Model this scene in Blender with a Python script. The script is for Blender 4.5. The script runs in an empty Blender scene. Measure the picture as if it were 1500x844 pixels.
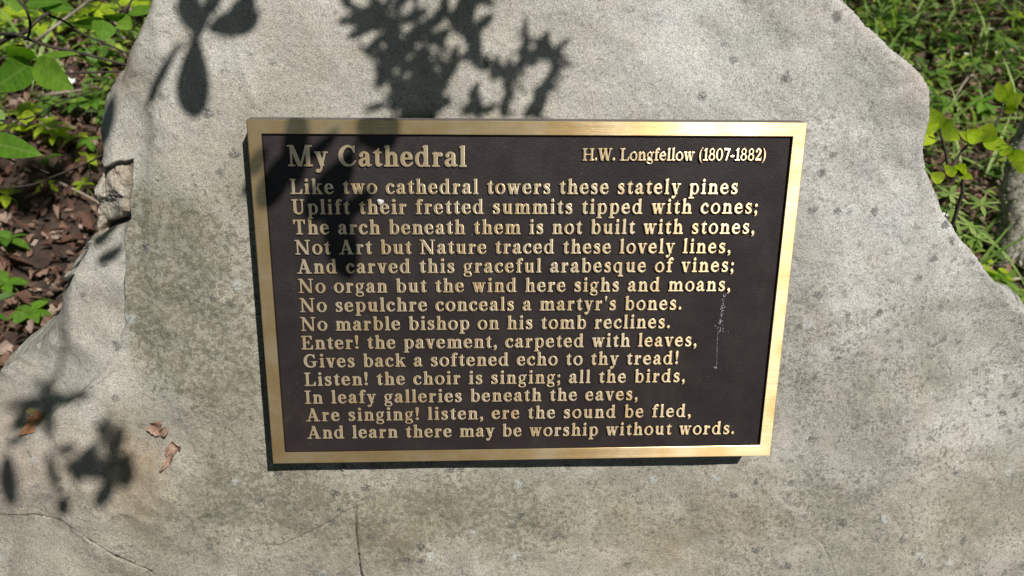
import bpy, math, random
import numpy as np
from mathutils import Matrix, Vector
R = math.radians
random.seed(7)
C = bpy.context.scene.collection
SC = bpy.context.scene

# ------------------------------------------------------------------ pose of the plaque and the camera
FPX, PW = 1250.0, 0.457
TILT = R(20)
P0 = np.array([0.0, 0.0, 0.75])
MW = np.array([[1, 0, 0], [0, math.sin(TILT), -math.cos(TILT)], [0, math.cos(TILT), math.sin(TILT)]], float)

def solve_pose():
    c = [(361.7, 175.3), (1185, 178), (1128.7, 666.5), (400, 679.8)]
    s = [(0, 1), (1, 1), (1, 0), (0, 0)]
    A = []
    for (x, y), (u, v) in zip(s, c):
        A.append([x, y, 1, 0, 0, 0, -u*x, -u*y, -u]); A.append([0, 0, 0, x, y, 1, -v*x, -v*y, -v])
    h = np.linalg.svd(np.array(A))[2][-1].reshape(3, 3)
    K = np.array([[FPX, 0, 750], [0, FPX, 422], [0, 0, 1.0]])
    B = np.linalg.inv(K) @ h
    if B[2, 2] < 0: B = -B
    n1, n2 = np.linalg.norm(B[:, 0]), np.linalg.norm(B[:, 1])
    ph = PW * n2 / n1
    a, b = B[:, 0]/n1, B[:, 1]/n2
    a2 = a - b*(a@b)/2; b2 = b - a*(a@b)/2
    a2 /= np.linalg.norm(a2); b2 -= a2*(a2@b2); b2 /= np.linalg.norm(b2)
    Rm = np.stack([a2, b2, np.cross(a2, b2)], 1)
    t = B[:, 2]*PW/n1 + Rm @ np.array([PW/2, ph/2, 0])
    return Rm, t, ph
RP, TP, PH = solve_pose()
CAMP = -RP.T @ TP                         # camera in the plaque's own frame
def p2w(p): return MW @ np.asarray(p, float) + P0
CAMW = p2w(CAMP)
def ray(px, py):
    return RP.T @ np.array([(px-750)/FPX, (py-422)/FPX, 1.0])
def on_plane(px, py, w=0.0):              # photo pixel -> plaque frame point on the plane at height w
    d = ray(px, py); k = (w-CAMP[2])/d[2]
    return CAMP + d*k
def at_depth(px, py, z):                  # photo pixel -> world point at depth z metres before the camera
    return p2w(CAMP + ray(px, py)*z)
def on_ground(px, py, z=0.0):
    d = MW @ ray(px, py); k = (z-CAMW[2])/d[2]
    return CAMW + d*k
def to_px(P):                             # plaque frame points (n,3) -> pixels
    q = P @ RP.T + TP
    return q[:, 0]/q[:, 2]*FPX+750, q[:, 1]/q[:, 2]*FPX+422

cam = bpy.data.cameras.new('camera'); co = bpy.data.objects.new('camera', cam); C.objects.link(co)
cam.sensor_width = 36; cam.lens = 36*FPX/1500; cam.clip_start = .02; cam.clip_end = 500
RW = MW @ RP.T                            # columns: cv axes in world
m = Matrix([[RW[0, 0], -RW[0, 1], -RW[0, 2], CAMW[0]], [RW[1, 0], -RW[1, 1], -RW[1, 2], CAMW[1]],
            [RW[2, 0], -RW[2, 1], -RW[2, 2], CAMW[2]], [0, 0, 0, 1]])
co.matrix_world = m
cam.dof.use_dof = True; cam.dof.focus_distance = .78; cam.dof.aperture_fstop = 9.5
SC.camera = co

# ------------------------------------------------------------------ light
SUNP = np.array([.405, .76, 1.0]); SUNP /= np.linalg.norm(SUNP)
SUNW = MW @ SUNP
elev = math.asin(SUNW[2]); az = math.atan2(SUNW[0], SUNW[1])
world = bpy.data.worlds.new('World'); SC.world = world; world.use_nodes = True
wn = world.node_tree; bg = wn.nodes['Background']
sky = wn.nodes.new('ShaderNodeTexSky'); sky.sky_type = 'NISHITA'; sky.sun_disc = False
sky.sun_elevation = elev; sky.sun_rotation = az; sky.dust_density = 1.0; sky.air_density = .6
wn.links.new(sky.outputs[0], bg.inputs[0]); bg.inputs[1].default_value = .05
sl = bpy.data.lights.new('sun', 'SUN'); sl.energy = 5.0; sl.angle = R(.53); sl.color = (1, .955, .89)
so = bpy.data.objects.new('sun', sl); C.objects.link(so)
so.rotation_euler = Vector(SUNW).to_track_quat('Z', 'Y').to_euler(); so.location = (2, -3, 5)
SC.view_settings.view_transform = 'Standard'; SC.view_settings.look = 'None'
SC.view_settings.exposure = 0.08; SC.view_settings.gamma = 1
SC.view_settings.use_curve_mapping = False
SC.cycles.max_bounces = 6; SC.cycles.transmission_bounces = 4; SC.cycles.transparent_max_bounces = 6

# ------------------------------------------------------------------ helpers
def tag(o, label=None, cat=None, group=None, kind=None):
    if label: o['label'] = label
    if cat: o['category'] = cat
    if group: o['group'] = group
    if kind: o['kind'] = kind
    return o
def link(name, me, parent=None, loc=None):
    o = bpy.data.objects.new(name, me); C.objects.link(o)
    if parent is not None: o.parent = parent
    if loc is not None: o.location = loc
    return o
def empty(name, loc): return link(name, None, None, loc)
def mesh(name, V, F, mats, mi=None, smooth=True):
    me = bpy.data.meshes.new(name)
    V = np.asarray(V, np.float32)
    if isinstance(F, np.ndarray):
        k = F.shape[1]; n = len(F)
        me.vertices.add(len(V)); me.vertices.foreach_set('co', V.ravel())
        me.loops.add(n*k); me.loops.foreach_set('vertex_index', F.astype(np.int32).ravel())
        me.polygons.add(n); me.polygons.foreach_set('loop_start', np.arange(0, n*k, k, dtype=np.int32))
        me.update(calc_edges=True)
    else:
        me.from_pydata([tuple(map(float, v)) for v in V], [], F); me.update()
    for q in (mats if isinstance(mats, (list, tuple)) else [mats]): me.materials.append(q)
    if mi is not None: me.polygons.foreach_set('material_index', np.asarray(mi, np.int32))
    if smooth: me.polygons.foreach_set('use_smooth', np.ones(len(me.polygons), bool))
    me.update(); return me

_lat = {}
def vnoise(x, y, seed):
    if seed not in _lat: _lat[seed] = np.random.RandomState(seed).rand(256, 256)
    L = _lat[seed]; xi = np.floor(x).astype(int); yi = np.floor(y).astype(int)
    fx = x-xi; fy = y-yi; fx = fx*fx*(3-2*fx); fy = fy*fy*(3-2*fy)
    a = L[xi & 255, yi & 255]; b = L[(xi+1) & 255, yi & 255]; c = L[xi & 255, (yi+1) & 255]; d = L[(xi+1) & 255, (yi+1) & 255]
    return (a*(1-fx)+b*fx)*(1-fy)+(c*(1-fx)+d*fx)*fy
def fbm(x, y, f, octv=4, seed=1, g=.5):
    s = 0; a = 1; t = 0
    for i in range(octv):
        s = s+a*(vnoise(x*f+13.7*i+500, y*f+7.3*i+500, seed+i)-.5); t += a; a *= g; f *= 2.03
    return s/t*2
def sstep(a, b, x):
    t = np.clip((x-a)/(b-a), 0, 1); return t*t*(3-2*t)

class NT:
    def __init__(s, name):
        s.m = bpy.data.materials.new(name); s.m.use_nodes = True; s.t = s.m.node_tree
        s.b = s.t.nodes['Principled BSDF']; s.out = s.t.nodes['Material Output']
    def n(s, k, **kw):
        q = s.t.nodes.new('ShaderNode'+k)
        for a, b in kw.items():
            if a in ('i',):
                for x, y in b.items(): s.put(q.inputs[x], y)
            else: setattr(q, a, b)
        return q
    def put(s, sock, v):
        if isinstance(v, bpy.types.NodeSocket): s.t.links.new(v, sock)
        elif isinstance(v, bpy.types.Node): s.t.links.new(v.outputs[0], sock)
        else: sock.default_value = v
    def noise(s, vec, scale, detail=3, rough=.5, dist=0):
        return s.n('TexNoise', i={'Vector': vec, 'Scale': scale, 'Detail': detail, 'Roughness': rough, 'Distortion': dist}).outputs['Fac']
    def vor(s, vec, scale, feat='F1', out='Distance', rnd=1):
        q = s.n('TexVoronoi', feature=feat); s.put(q.inputs['Vector'], vec); q.inputs['Scale'].default_value = scale
        q.inputs['Randomness'].default_value = rnd
        return q.outputs[out]
    def math(s, op, a, b=0.0, c=0.0, clamp=False):
        q = s.n('Math', operation=op, use_clamp=clamp); s.put(q.inputs[0], a); s.put(q.inputs[1], b); s.put(q.inputs[2], c); return q.outputs[0]
    def rng(s, v, a, b, c=0.0, d=1.0):
        q = s.n('MapRange', interpolation_type='SMOOTHSTEP')
        s.put(q.inputs[0], v); s.put(q.inputs[1], a); s.put(q.inputs[2], b); s.put(q.inputs[3], c); s.put(q.inputs[4], d); return q.outputs[0]
    def mix(s, f, a, b, mode='MIX'):
        q = s.n('Mix', data_type='RGBA', blend_type=mode)
        def c4(x): return tuple(x)+(1,) if isinstance(x, tuple) and len(x) == 3 else x
        s.put(q.inputs[0], f); s.put(q.inputs[6], c4(a)); s.put(q.inputs[7], c4(b)); return q.outputs[2]
    def ramp(s, f, stops, interp='LINEAR'):
        q = s.n('ValToRGB'); s.put(q.inputs[0], f); r = q.color_ramp; r.interpolation = interp
        while len(r.elements) < len(stops): r.elements.new(.5)
        for e, (p, c) in zip(r.elements, stops): e.position = p; e.color = tuple(c)+(1,)
        return q.outputs[0]
    def bump(s, h, strength, dist, normal=None):
        q = s.n('Bump'); s.put(q.inputs['Height'], h); q.inputs['Strength'].default_value = strength; q.inputs['Distance'].default_value = dist
        if normal is not None: s.put(q.inputs['Normal'], normal)
        return q.outputs[0]
    def scalev(s, v, k):
        q = s.n('Mapping'); s.put(q.inputs[0], v); q.inputs['Scale'].default_value = k; return q.outputs[0]

# ------------------------------------------------------------------ materials
def mat_rock():
    t = NT('sandstone'); P = t.n('TexCoord').outputs['Object']
    def att(nm): q = t.n('Attribute', attribute_name=nm); return q
    st = att('stain').outputs['Color']; sep = t.n('SeparateColor'); t.put(sep.inputs[0], st)
    mott, rust, pink = sep.outputs[0], sep.outputs[1], sep.outputs[2]
    crack = att('crack').outputs['Fac']
    spot = att('spot').outputs['Fac']; pale = att('pale').outputs['Fac']
    big = t.noise(P, 9, 3, .55)
    col = t.mix(t.rng(big, .35, .65), (.345, .338, .315), (.455, .447, .425))
    col = t.mix(t.math('MULTIPLY', t.rng(t.noise(P, 24, 5, .6), .45, .7), .38), col, (.385, .345, .29))
    shade = t.rng(t.noise(P, 7.5, 6, .66, .5), .42, .60); col = t.mix(t.math('MULTIPLY', shade, t.math('ADD', .05, t.math('MULTIPLY', t.math('MAXIMUM', mott, t.math('MULTIPLY', spot, .75)), .75))), col, (.235, .23, .195))
    # soft paler and greyer clouds
    col = t.mix(t.math('MULTIPLY', t.rng(t.noise(P, 31, 6, .65, .6), .5, .72), .5), col, (.48, .475, .46))
    col = t.mix(1.0, col, t.mix(pale, (1.0, .965, .88), (1.22, 1.235, 1.26)), 'MULTIPLY')     # stone tone plus painted light falloff: buff at foot, paler towards upper right
    # sand grain
    g1 = t.noise(P, 700, 3, .8); g2 = t.noise(P, 1700, 2, .7)
    gr = t.math('ADD', t.math('MULTIPLY', g1, .65), t.math('MULTIPLY', g2, .35))
    val = t.rng(gr, .38, .62, .66, 1.28)
    mul = t.n('CombineColor', i={0: val, 1: val, 2: val}).outputs[0]
    col = t.mix(1.0, col, mul, 'MULTIPLY')
    # dark biofilm mottling
    warp = t.math('ADD', t.noise(P, 185, 8, .74, .3), t.math('MULTIPLY', t.noise(P, 520, 4, .75), .20))
    th = t.math('SUBTRACT', .765, t.math('MULTIPLY', mott, .175))
    mk = t.rng(t.math('SUBTRACT', warp, th), -.02, .05)
    col = t.mix(t.math('MULTIPLY', mk, .78), col, (.10, .095, .066))
    col = t.mix(t.math('MULTIPLY', mott, .45), col, (.215, .205, .14))
    # round dark spots in swarms
    Pd = t.n('VectorMath', operation='ADD'); nz = t.n('TexNoise', i={'Vector': P, 'Scale': 160.0, 'Detail': 3.0})
    sc = t.n('VectorMath', operation='SCALE'); t.put(sc.inputs[0], nz.outputs['Color']); sc.inputs['Scale'].default_value = .009
    t.put(Pd.inputs[0], P); t.put(Pd.inputs[1], sc.outputs[0])
    P2 = t.n('VectorMath', operation='MULTIPLY'); t.put(P2.inputs[0], Pd.outputs[0]); P2.inputs[1].default_value = (1, 1, .0)
    for scl, rad, w in ((95, .30, .62), (190, .37, .80), (340, .40, .75)):
        q = t.n('TexVoronoi', feature='F1'); t.put(q.inputs['Vector'], P2.outputs[0]); q.inputs['Scale'].default_value = scl
        keep = t.rng(t.n('SeparateColor', i={0: q.outputs['Color']}).outputs[0], .35, .42)
        sw = t.rng(t.noise(P, 17 if scl == 95 else 26, 4, .6), .36, .56)
        f = t.math('MULTIPLY', t.rng(q.outputs['Distance'], rad+.08, rad-.14), t.math('MULTIPLY', keep, t.math('MULTIPLY', sw, spot)))
        col = t.mix(t.math('MULTIPLY', f, w), col, (.19, .18, .155))
    # crusty lichen rosettes
    q = t.n('TexVoronoi', feature='F1'); t.put(q.inputs['Vector'], P2.outputs[0]); q.inputs['Scale'].default_value = 62
    keep = t.rng(t.n('SeparateColor', i={0: q.outputs['Color']}).outputs[1], .50, .54)
    ros = t.math('MULTIPLY', t.rng(q.outputs['Distance'], .36, .12), t.math('MULTIPLY', keep, t.rng(t.noise(P, 19, 4, .6), .50, .60)))
    fr = t.noise(P, 850, 3, .8, .6)
    ros_d = t.math('MULTIPLY', ros, t.rng(fr, .50, .56)); ros_l = t.math('MULTIPLY', ros, t.rng(fr, .48, .42))
    col = t.mix(t.math('MULTIPLY', ros_d, .92), col, (.06, .06, .057))
    col = t.mix(t.math('MULTIPLY', ros_l, .75), col, (.60, .61, .59))
    # pale blue-grey lichen crumbs
    q2 = t.n('TexVoronoi', feature='F1'); t.put(q2.inputs['Vector'], P2.outputs[0]); q2.inputs['Scale'].default_value = 24
    k2 = t.rng(t.n('SeparateColor', i={0: q2.outputs['Color']}).outputs[2], .90, .92)
    f2 = t.math('MULTIPLY', t.math('MULTIPLY', t.rng(q2.outputs['Distance'], .15, .07), k2), t.rng(t.noise(P, 480, 4, .8), .44, .52))
    col = t.mix(t.math('MULTIPLY', f2, .6), col, (.55, .60, .60))
    # stains
    rn = t.math('MULTIPLY', rust, t.rng(t.noise(P, 150, 5, .65), .30, .62, .35, 1))
    col = t.mix(t.math('MULTIPLY', rn, .70), col, (.27, .19, .11))
    col = t.mix(t.math('MULTIPLY', pink, .45), col, (.50, .37, .32))
    # tiny white flecks
    wf = t.math('MULTIPLY', t.rng(t.vor(P2.outputs[0], 150), .13, .08), t.rng(t.noise(P, 40, 2), .55, .6))
    col = t.mix(t.math('MULTIPLY', wf, .5), col, (.62, .62, .6))
    v2 = t.rng(t.noise(P, 1150, 3, .8), .36, .62, .72, 1.2); col = t.mix(1.0, col, t.n('CombineColor', i={0: v2, 1: v2, 2: v2}).outputs[0], 'MULTIPLY')
    v3 = t.rng(t.noise(P, 260, 3, .7), .26, .44, .55, 1.0); col = t.mix(1.0, col, t.n('CombineColor', i={0: v3, 1: v3, 2: v3}).outputs[0], 'MULTIPLY')
    col = t.mix(t.rng(crack, .30, .62, 0, .95), col, (.035, .03, .022))
    t.put(t.b.inputs['Base Color'], col)
    t.b.inputs['Roughness'].default_value = .88; t.b.inputs['Specular IOR Level'].default_value = .25
    str_ = t.noise(t.scalev(P, (260, 60, 90)), 1, 4, .7)     # worn tooth of the sawn/weathered face
    h = t.math('ADD', t.math('MULTIPLY', gr, .8), t.math('MULTIPLY', t.noise(P, 230, 4, .65), .9))
    h = t.math('ADD', h, t.math('MULTIPLY', t.math('SUBTRACT', ros_l, ros_d), .5))
    h = t.math('ADD', h, t.math('MULTIPLY', t.math('MULTIPLY', str_, mott), .9))
    h = t.math('SUBTRACT', h, t.math('MULTIPLY', crack, 1.2))
    t.put(t.b.inputs['Normal'], t.bump(h, .95, .0011))
    return t.m

ANIS = 0.25
def mat_brass(name, letters=False):
    t = NT(name); P = t.n('TexCoord').outputs['Object'] if not letters else None
    if letters:
        g = t.n('NewGeometry').outputs['Position']; P = g
    stv = t.noise(t.scalev(P, (6, 1500, 900)), 1, 4, .7)
    blot = t.noise(P, 26, 4, .6)
    t.put(t.b.inputs['Base Color'], t.mix(t.rng(blot, .35, .68), *(((.86, .63, .35), (.97, .79, .53)) if letters else ((.78, .53, .24), (.92, .71, .42)))))
    t.b.inputs['Metallic'].default_value = .74 if letters else .84
    t.put(t.b.inputs['Roughness'], t.rng(stv, .3, .7, *((.23, .27) if letters else (.25, .30))))
    t.b.inputs['Anisotropic'].default_value = .96       # brushed along the plaque's width
    tg = t.n('CombineXYZ', i={0: 1.0, 1: 0.0, 2: 0.0}); t.put(t.b.inputs['Tangent'], tg)
    t.b.inputs['Anisotropic Rotation'].default_value = ANIS
    t.put(t.b.inputs['Normal'], t.bump(stv, .14, .0004 if not letters else .0002))
    return t.m
def mat_dark():
    t = NT('dark_bronze_paint'); P = t.n('TexCoord').outputs['Object']
    n1 = t.noise(P, 60, 5, .65); n2 = t.noise(P, 900, 3, .6)
    col = t.mix(t.rng(n1, .35, .75), (.018, .013, .0125), (.024, .0175, .0165))
    dust = t.math('MULTIPLY', t.rng(t.vor(P, 260), .10, .05), t.rng(t.noise(P, 30, 2), .52, .6))
    col = t.mix(t.math('MULTIPLY', dust, .35), col, (.35, .33, .3))
    sc = t.scalev(P, (35, 900, 35))
    q = t.rng(t.noise(sc, 1, 2, .5, .5), .72, .78)
    col = t.mix(t.math('MULTIPLY', q, .1), col, (.2, .18, .17))
    film = t.rng(t.noise(t.scalev(P, (22, 5, 5)), 1, 6, .7, .8), .5, .8); col = t.mix(t.math('MULTIPLY', film, .16), col, (.12, .10, .085))
    t.put(t.b.inputs['Base Color'], col)
    t.put(t.b.inputs['Roughness'], t.rng(t.noise(P, 14, 6, .7), .3, .7, .40, .56)); t.b.inputs['Specular IOR Level'].default_value = .45
    t.put(t.b.inputs['Normal'], t.bump(t.math('ADD', n2, t.math('MULTIPLY', t.noise(P, 380, 3, .6), .8)), .55, .0004))
    return t.m
def mat_leaf(name, stops, trans=.45, rough=.45):
    t = NT(name); P = t.n('TexCoord').outputs['Object']
    g = t.n('NewGeometry').outputs['Random Per Island']
    oi = t.n('ObjectInfo').outputs['Random']
    f = t.math('FRACT', t.math('ADD', g, oi))
    col = t.mix(1.0, t.ramp(f, stops), (1.3, 1.25, 1.3), 'MULTIPLY')
    n = t.noise(P, 60, 4, .65)
    col = t.mix(t.rng(n, .35, .7, 0, .5), col, (.05, .10, .015), 'MIX')
    lx = t.n('Attribute', attribute_name='lx').outputs['Fac']; ly = t.math('ABSOLUTE', t.n('Attribute', attribute_name='ly').outputs['Fac'])
    has = t.math('GREATER_THAN', lx, .5)
    sv = t.math('ABSOLUTE', t.math('SUBTRACT', t.math('FRACT', t.math('SUBTRACT', t.math('MULTIPLY', lx, 8.0), t.math('MULTIPLY', ly, 7.0))), .5))
    vein = t.math('MAXIMUM', t.math('MULTIPLY', t.rng(sv, .10, .02), .55), t.rng(ly, .022, .006)); vein = t.math('MULTIPLY', vein, has)
    col = t.mix(t.math('MULTIPLY', vein, .3), col, (.30, .40, .12))
    puff = t.math('MULTIPLY', t.math('MULTIPLY', sv, 2.0), has)
    t.put(t.b.inputs['Normal'], t.bump(t.math('ADD', puff, t.math('MULTIPLY', t.noise(P, 260, 3, .6), .6)), .35, .0007))
    t.put(t.b.inputs['Base Color'], col); t.b.inputs['Roughness'].default_value = rough
    t.b.inputs['Specular IOR Level'].default_value = .4
    tr = t.n('BsdfTranslucent'); br = t.mix(1.0, col, (1.5, 1.7, .55), 'MULTIPLY'); t.put(tr.inputs[0], br)
    ms = t.n('MixShader'); ms.inputs[0].default_value = trans
    t.put(ms.inputs[1], t.b.outputs[0]); t.put(ms.inputs[2], tr.outputs[0]); t.put(t.out.inputs[0], ms.outputs[0])
    return t.m
def mat_simple(name, a, b, scale, rough=.85, bump=.5, dist=.002, metal=0):
    t = NT(name); P = t.n('TexCoord').outputs['Object']
    n = t.noise(P, scale, 5, .65)
    t.put(t.b.inputs['Base Color'], t.mix(t.rng(n, .35, .65), a, b))
    t.b.inputs['Roughness'].default_value = rough; t.b.inputs['Metallic'].default_value = metal
    t.put(t.b.inputs['Normal'], t.bump(n, bump, dist)); return t.m
def mat_litter():
    t = NT('dead_leaf'); P = t.n('TexCoord').outputs['Object']
    g = t.n('NewGeometry').outputs['Random Per Island']; oi = t.n('ObjectInfo').outputs['Random']
    f = t.math('FRACT', t.math('ADD', g, oi))
    col = t.ramp(f, [(0, (.065, .032, .022)), (.3, (.13, .066, .045)), (.55, (.20, .115, .08)), (.75, (.28, .18, .135)), (.9, (.40, .31, .25)), (1, (.09, .045, .03))])
    col = t.mix(t.rng(t.noise(P, 70, 4, .6), .4, .7, 0, .5), col, (.07, .04, .025))
    t.put(t.b.inputs['Base Color'], col); t.b.inputs['Roughness'].default_value = .75
    t.b.inputs['Specular IOR Level'].default_value = .3
    tr = t.n('BsdfTranslucent'); t.put(tr.inputs[0], col); ms = t.n('MixShader'); ms.inputs[0].default_value = .12
    t.put(ms.inputs[1], t.b.outputs[0]); t.put(ms.inputs[2], tr.outputs[0]); t.put(t.out.inputs[0], ms.outputs[0])
    return t.m
M_SIDE = mat_simple('sunlit_edge_tint', (.10, .085, .08), (.17, .15, .14), 300, .6, .3, .0003); M_ROCK = mat_rock(); M_BR = mat_brass('brushed_brass'); M_BL = mat_brass('brass_letter', True); M_DK = mat_dark()  # M_SIDE: rim side paint lightened to stand in for sun catching the edge
G_MID = [(0, (.075, .19, .015)), (.35, (.11, .25, .02)), (.7, (.16, .31, .03)), (1, (.10, .22, .03))]
G_LIME = [(0, (.30, .43, .02)), (.5, (.42, .54, .03)), (1, (.34, .48, .03))]
G_HERB = [(0, (.06, .14, .02)), (.3, (.11, .21, .03)), (.55, (.19, .30, .045)), (.75, (.09, .17, .06)), (.9, (.30, .40, .06)), (1, (.38, .45, .07))]
M_LEAF = mat_leaf('green_leaf', G_MID, .42); M_LIME = mat_leaf('young_leaf', G_LIME, .5)
M_HERB = mat_leaf('herb_leaf', G_HERB, .4, .55)
M_GRASS = mat_leaf('grass_blade', [(0, (.12, .22, .04)), (.5, (.21, .32, .08)), (1, (.33, .42, .14))], .35, .5)
M_LIT = mat_litter()
M_TWIG = mat_simple('dark_twig', (.02, .015, .012), (.06, .045, .035), 120)
M_DRY = mat_simple('dry_twig', (.20, .165, .125), (.36, .31, .25), 90)
M_BARK = mat_simple('grey_bark', (.16, .15, .12), (.42, .40, .34), 70, .9, .9, .006)
M_MOSS = mat_simple('bark_moss', (.10, .12, .05), (.24, .25, .14), 200, .9, .7, .002)
M_SOIL = mat_simple('forest_soil', (.03, .018, .013), (.07, .045, .032), 25, .95, .8, .02)
M_PETAL = mat_simple('white_petal', (.75, .75, .72), (.85, .85, .83), 90, .6, .2, .0005)
M_ORANGE = mat_simple('orange_leaf', (.30, .14, .06), (.44, .22, .10), 160, .6, .4, .0006)
M_PINKLEAF = mat_simple('withered_leaf', (.22, .13, .095), (.37, .25, .19), 220, .75, .7, .0008)
M_CRUMB = mat_simple('yellowed_scrap', (.25, .22, .09), (.42, .38, .18), 300, .7, .5, .0006)
M_DROP = mat_simple('dried_dropping', (.38, .37, .36), (.66, .66, .66), 700, .55, .8, .0006)
M_SCUFF = mat_simple('dried_drip', (.16, .16, .18), (.42, .42, .46), 900, .5, .6, .0004)

# ------------------------------------------------------------------ the boulder
def px_uv(pts, w=-.036): return [tuple(on_plane(x, y, w)[:2]) for x, y in pts]
OUT_PX = [(1232, 0), (1247, 12), (1258, 24), (1266, 36), (1282, 50), (1298, 66), (1318, 82), (1333, 96), (1346, 112), (1355, 128), (1357, 150),
          (1354, 175), (1349, 200), (1347, 222), (1354, 248), (1366, 276), (1378, 302), (1394, 330), (1411, 355), (1432, 382), (1455, 408),
          (1480, 434), (1500, 452), (1545, 492), (1620, 590), (1690, 740)]
OUT_L = [(-160, 820), (-125, 720), (-85, 630), (-40, 574), (0, 546), (34, 520), (58, 494), (76, 462), (80, 440), (103, 404), (124, 374), (138, 352),
         (137, 330), (141, 300), (139, 276), (144, 258), (151, 246), (149, 228), (145, 210), (143, 186), (145, 164), (151, 143), (163, 126),
         (179, 113), (186, 99), (194, 80), (203, 62), (212, 45), (221, 25), (230, 0), (250, -45), (320, -100), (500, -140), (760, -150), (1000, -125), (1150, -70)]
def left_w(y): return (-.048-.022*min(1, max(0, y/120)) if y < 340 else None) if y < 340 else -.070+.012*min(1, (y-340)/120) if y < 600 else -.062
outline = px_uv(OUT_PX, -.046) + [(.74, -.5), (.82, -.9), (-.86, -.9), (-.74, -.5)] + [tuple(on_plane(x, y, left_w(y))[:2]) for x, y in OUT_L]
OV = np.array(outline)
def seg_dist(U, V, pts, closed=False):
    best = np.full(U.shape, 1e9)
    n = len(pts)
    for i in range(n if closed else n-1):
        a = pts[i]; b = pts[(i+1) % n]; dx, dy = b[0]-a[0], b[1]-a[1]; L2 = dx*dx+dy*dy+1e-12
        t = np.clip(((U-a[0])*dx+(V-a[1])*dy)/L2, 0, 1)
        d = (U-a[0]-t*dx)**2+(V-a[1]-t*dy)**2
        np.minimum(best, d, out=best)
    return np.sqrt(best)
def inside(U, V, pts):
    ins = np.zeros(U.shape, bool); n = len(pts)
    for i in range(n):
        x0, y0 = pts[i]; x1, y1 = pts[(i+1) % n]
        if y0 == y1: continue
        c = ((y0 > V) != (y1 > V)) & (U < (x1-x0)*(V-y0)/(y1-y0)+x0)
        ins ^= c
    return ins
def sdf_poly(U, V, pts): return np.where(inside(U, V, pts), 1, -1)*seg_dist(U, V, pts, True)
CRACKS = [([(-20, 753), (15, 754), (45, 755), (66, 761), (88, 763), (101, 774), (106, 781), (122, 796), (150, 812), (178, 828), (215, 850)], 1.0, .9),
          ([(190, 725), (207, 725), (226, 723)], .8, .6), ([(158, 716), (168, 715), (179, 719)], .9, .7),
          ([(345, 795), (372, 803), (404, 805), (440, 790), (480, 768), (514, 744)], .55, .36),
          ([(515, 741), (525, 734), (538, 730)], .9, .7), ([(518, 744), (521, 760), (522, 782), (525, 805), (526, 826), (531, 860)], .9, .75),
          ([(563, 706), (585, 703), (602, 696)], .7, .6), ([(1188, 784), (1197, 792), (1206, 799), (1213, 818), (1226, 850)], .6, .30),
          ([(189, 384), (190, 420), (187, 456)], 1.0, .9), ([(262, 514), (270, 521), (289, 520)], .6, .5),
          ([(125, 572), (140, 560), (160, 548), (176, 536)], .7, .5), ([(236, 160), (238, 170)], 1, .7), ([(300, 161), (310, 164)], .8, .6),
          ([(55, 700), (58, 655), (54, 640)], .8, .5)]
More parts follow.
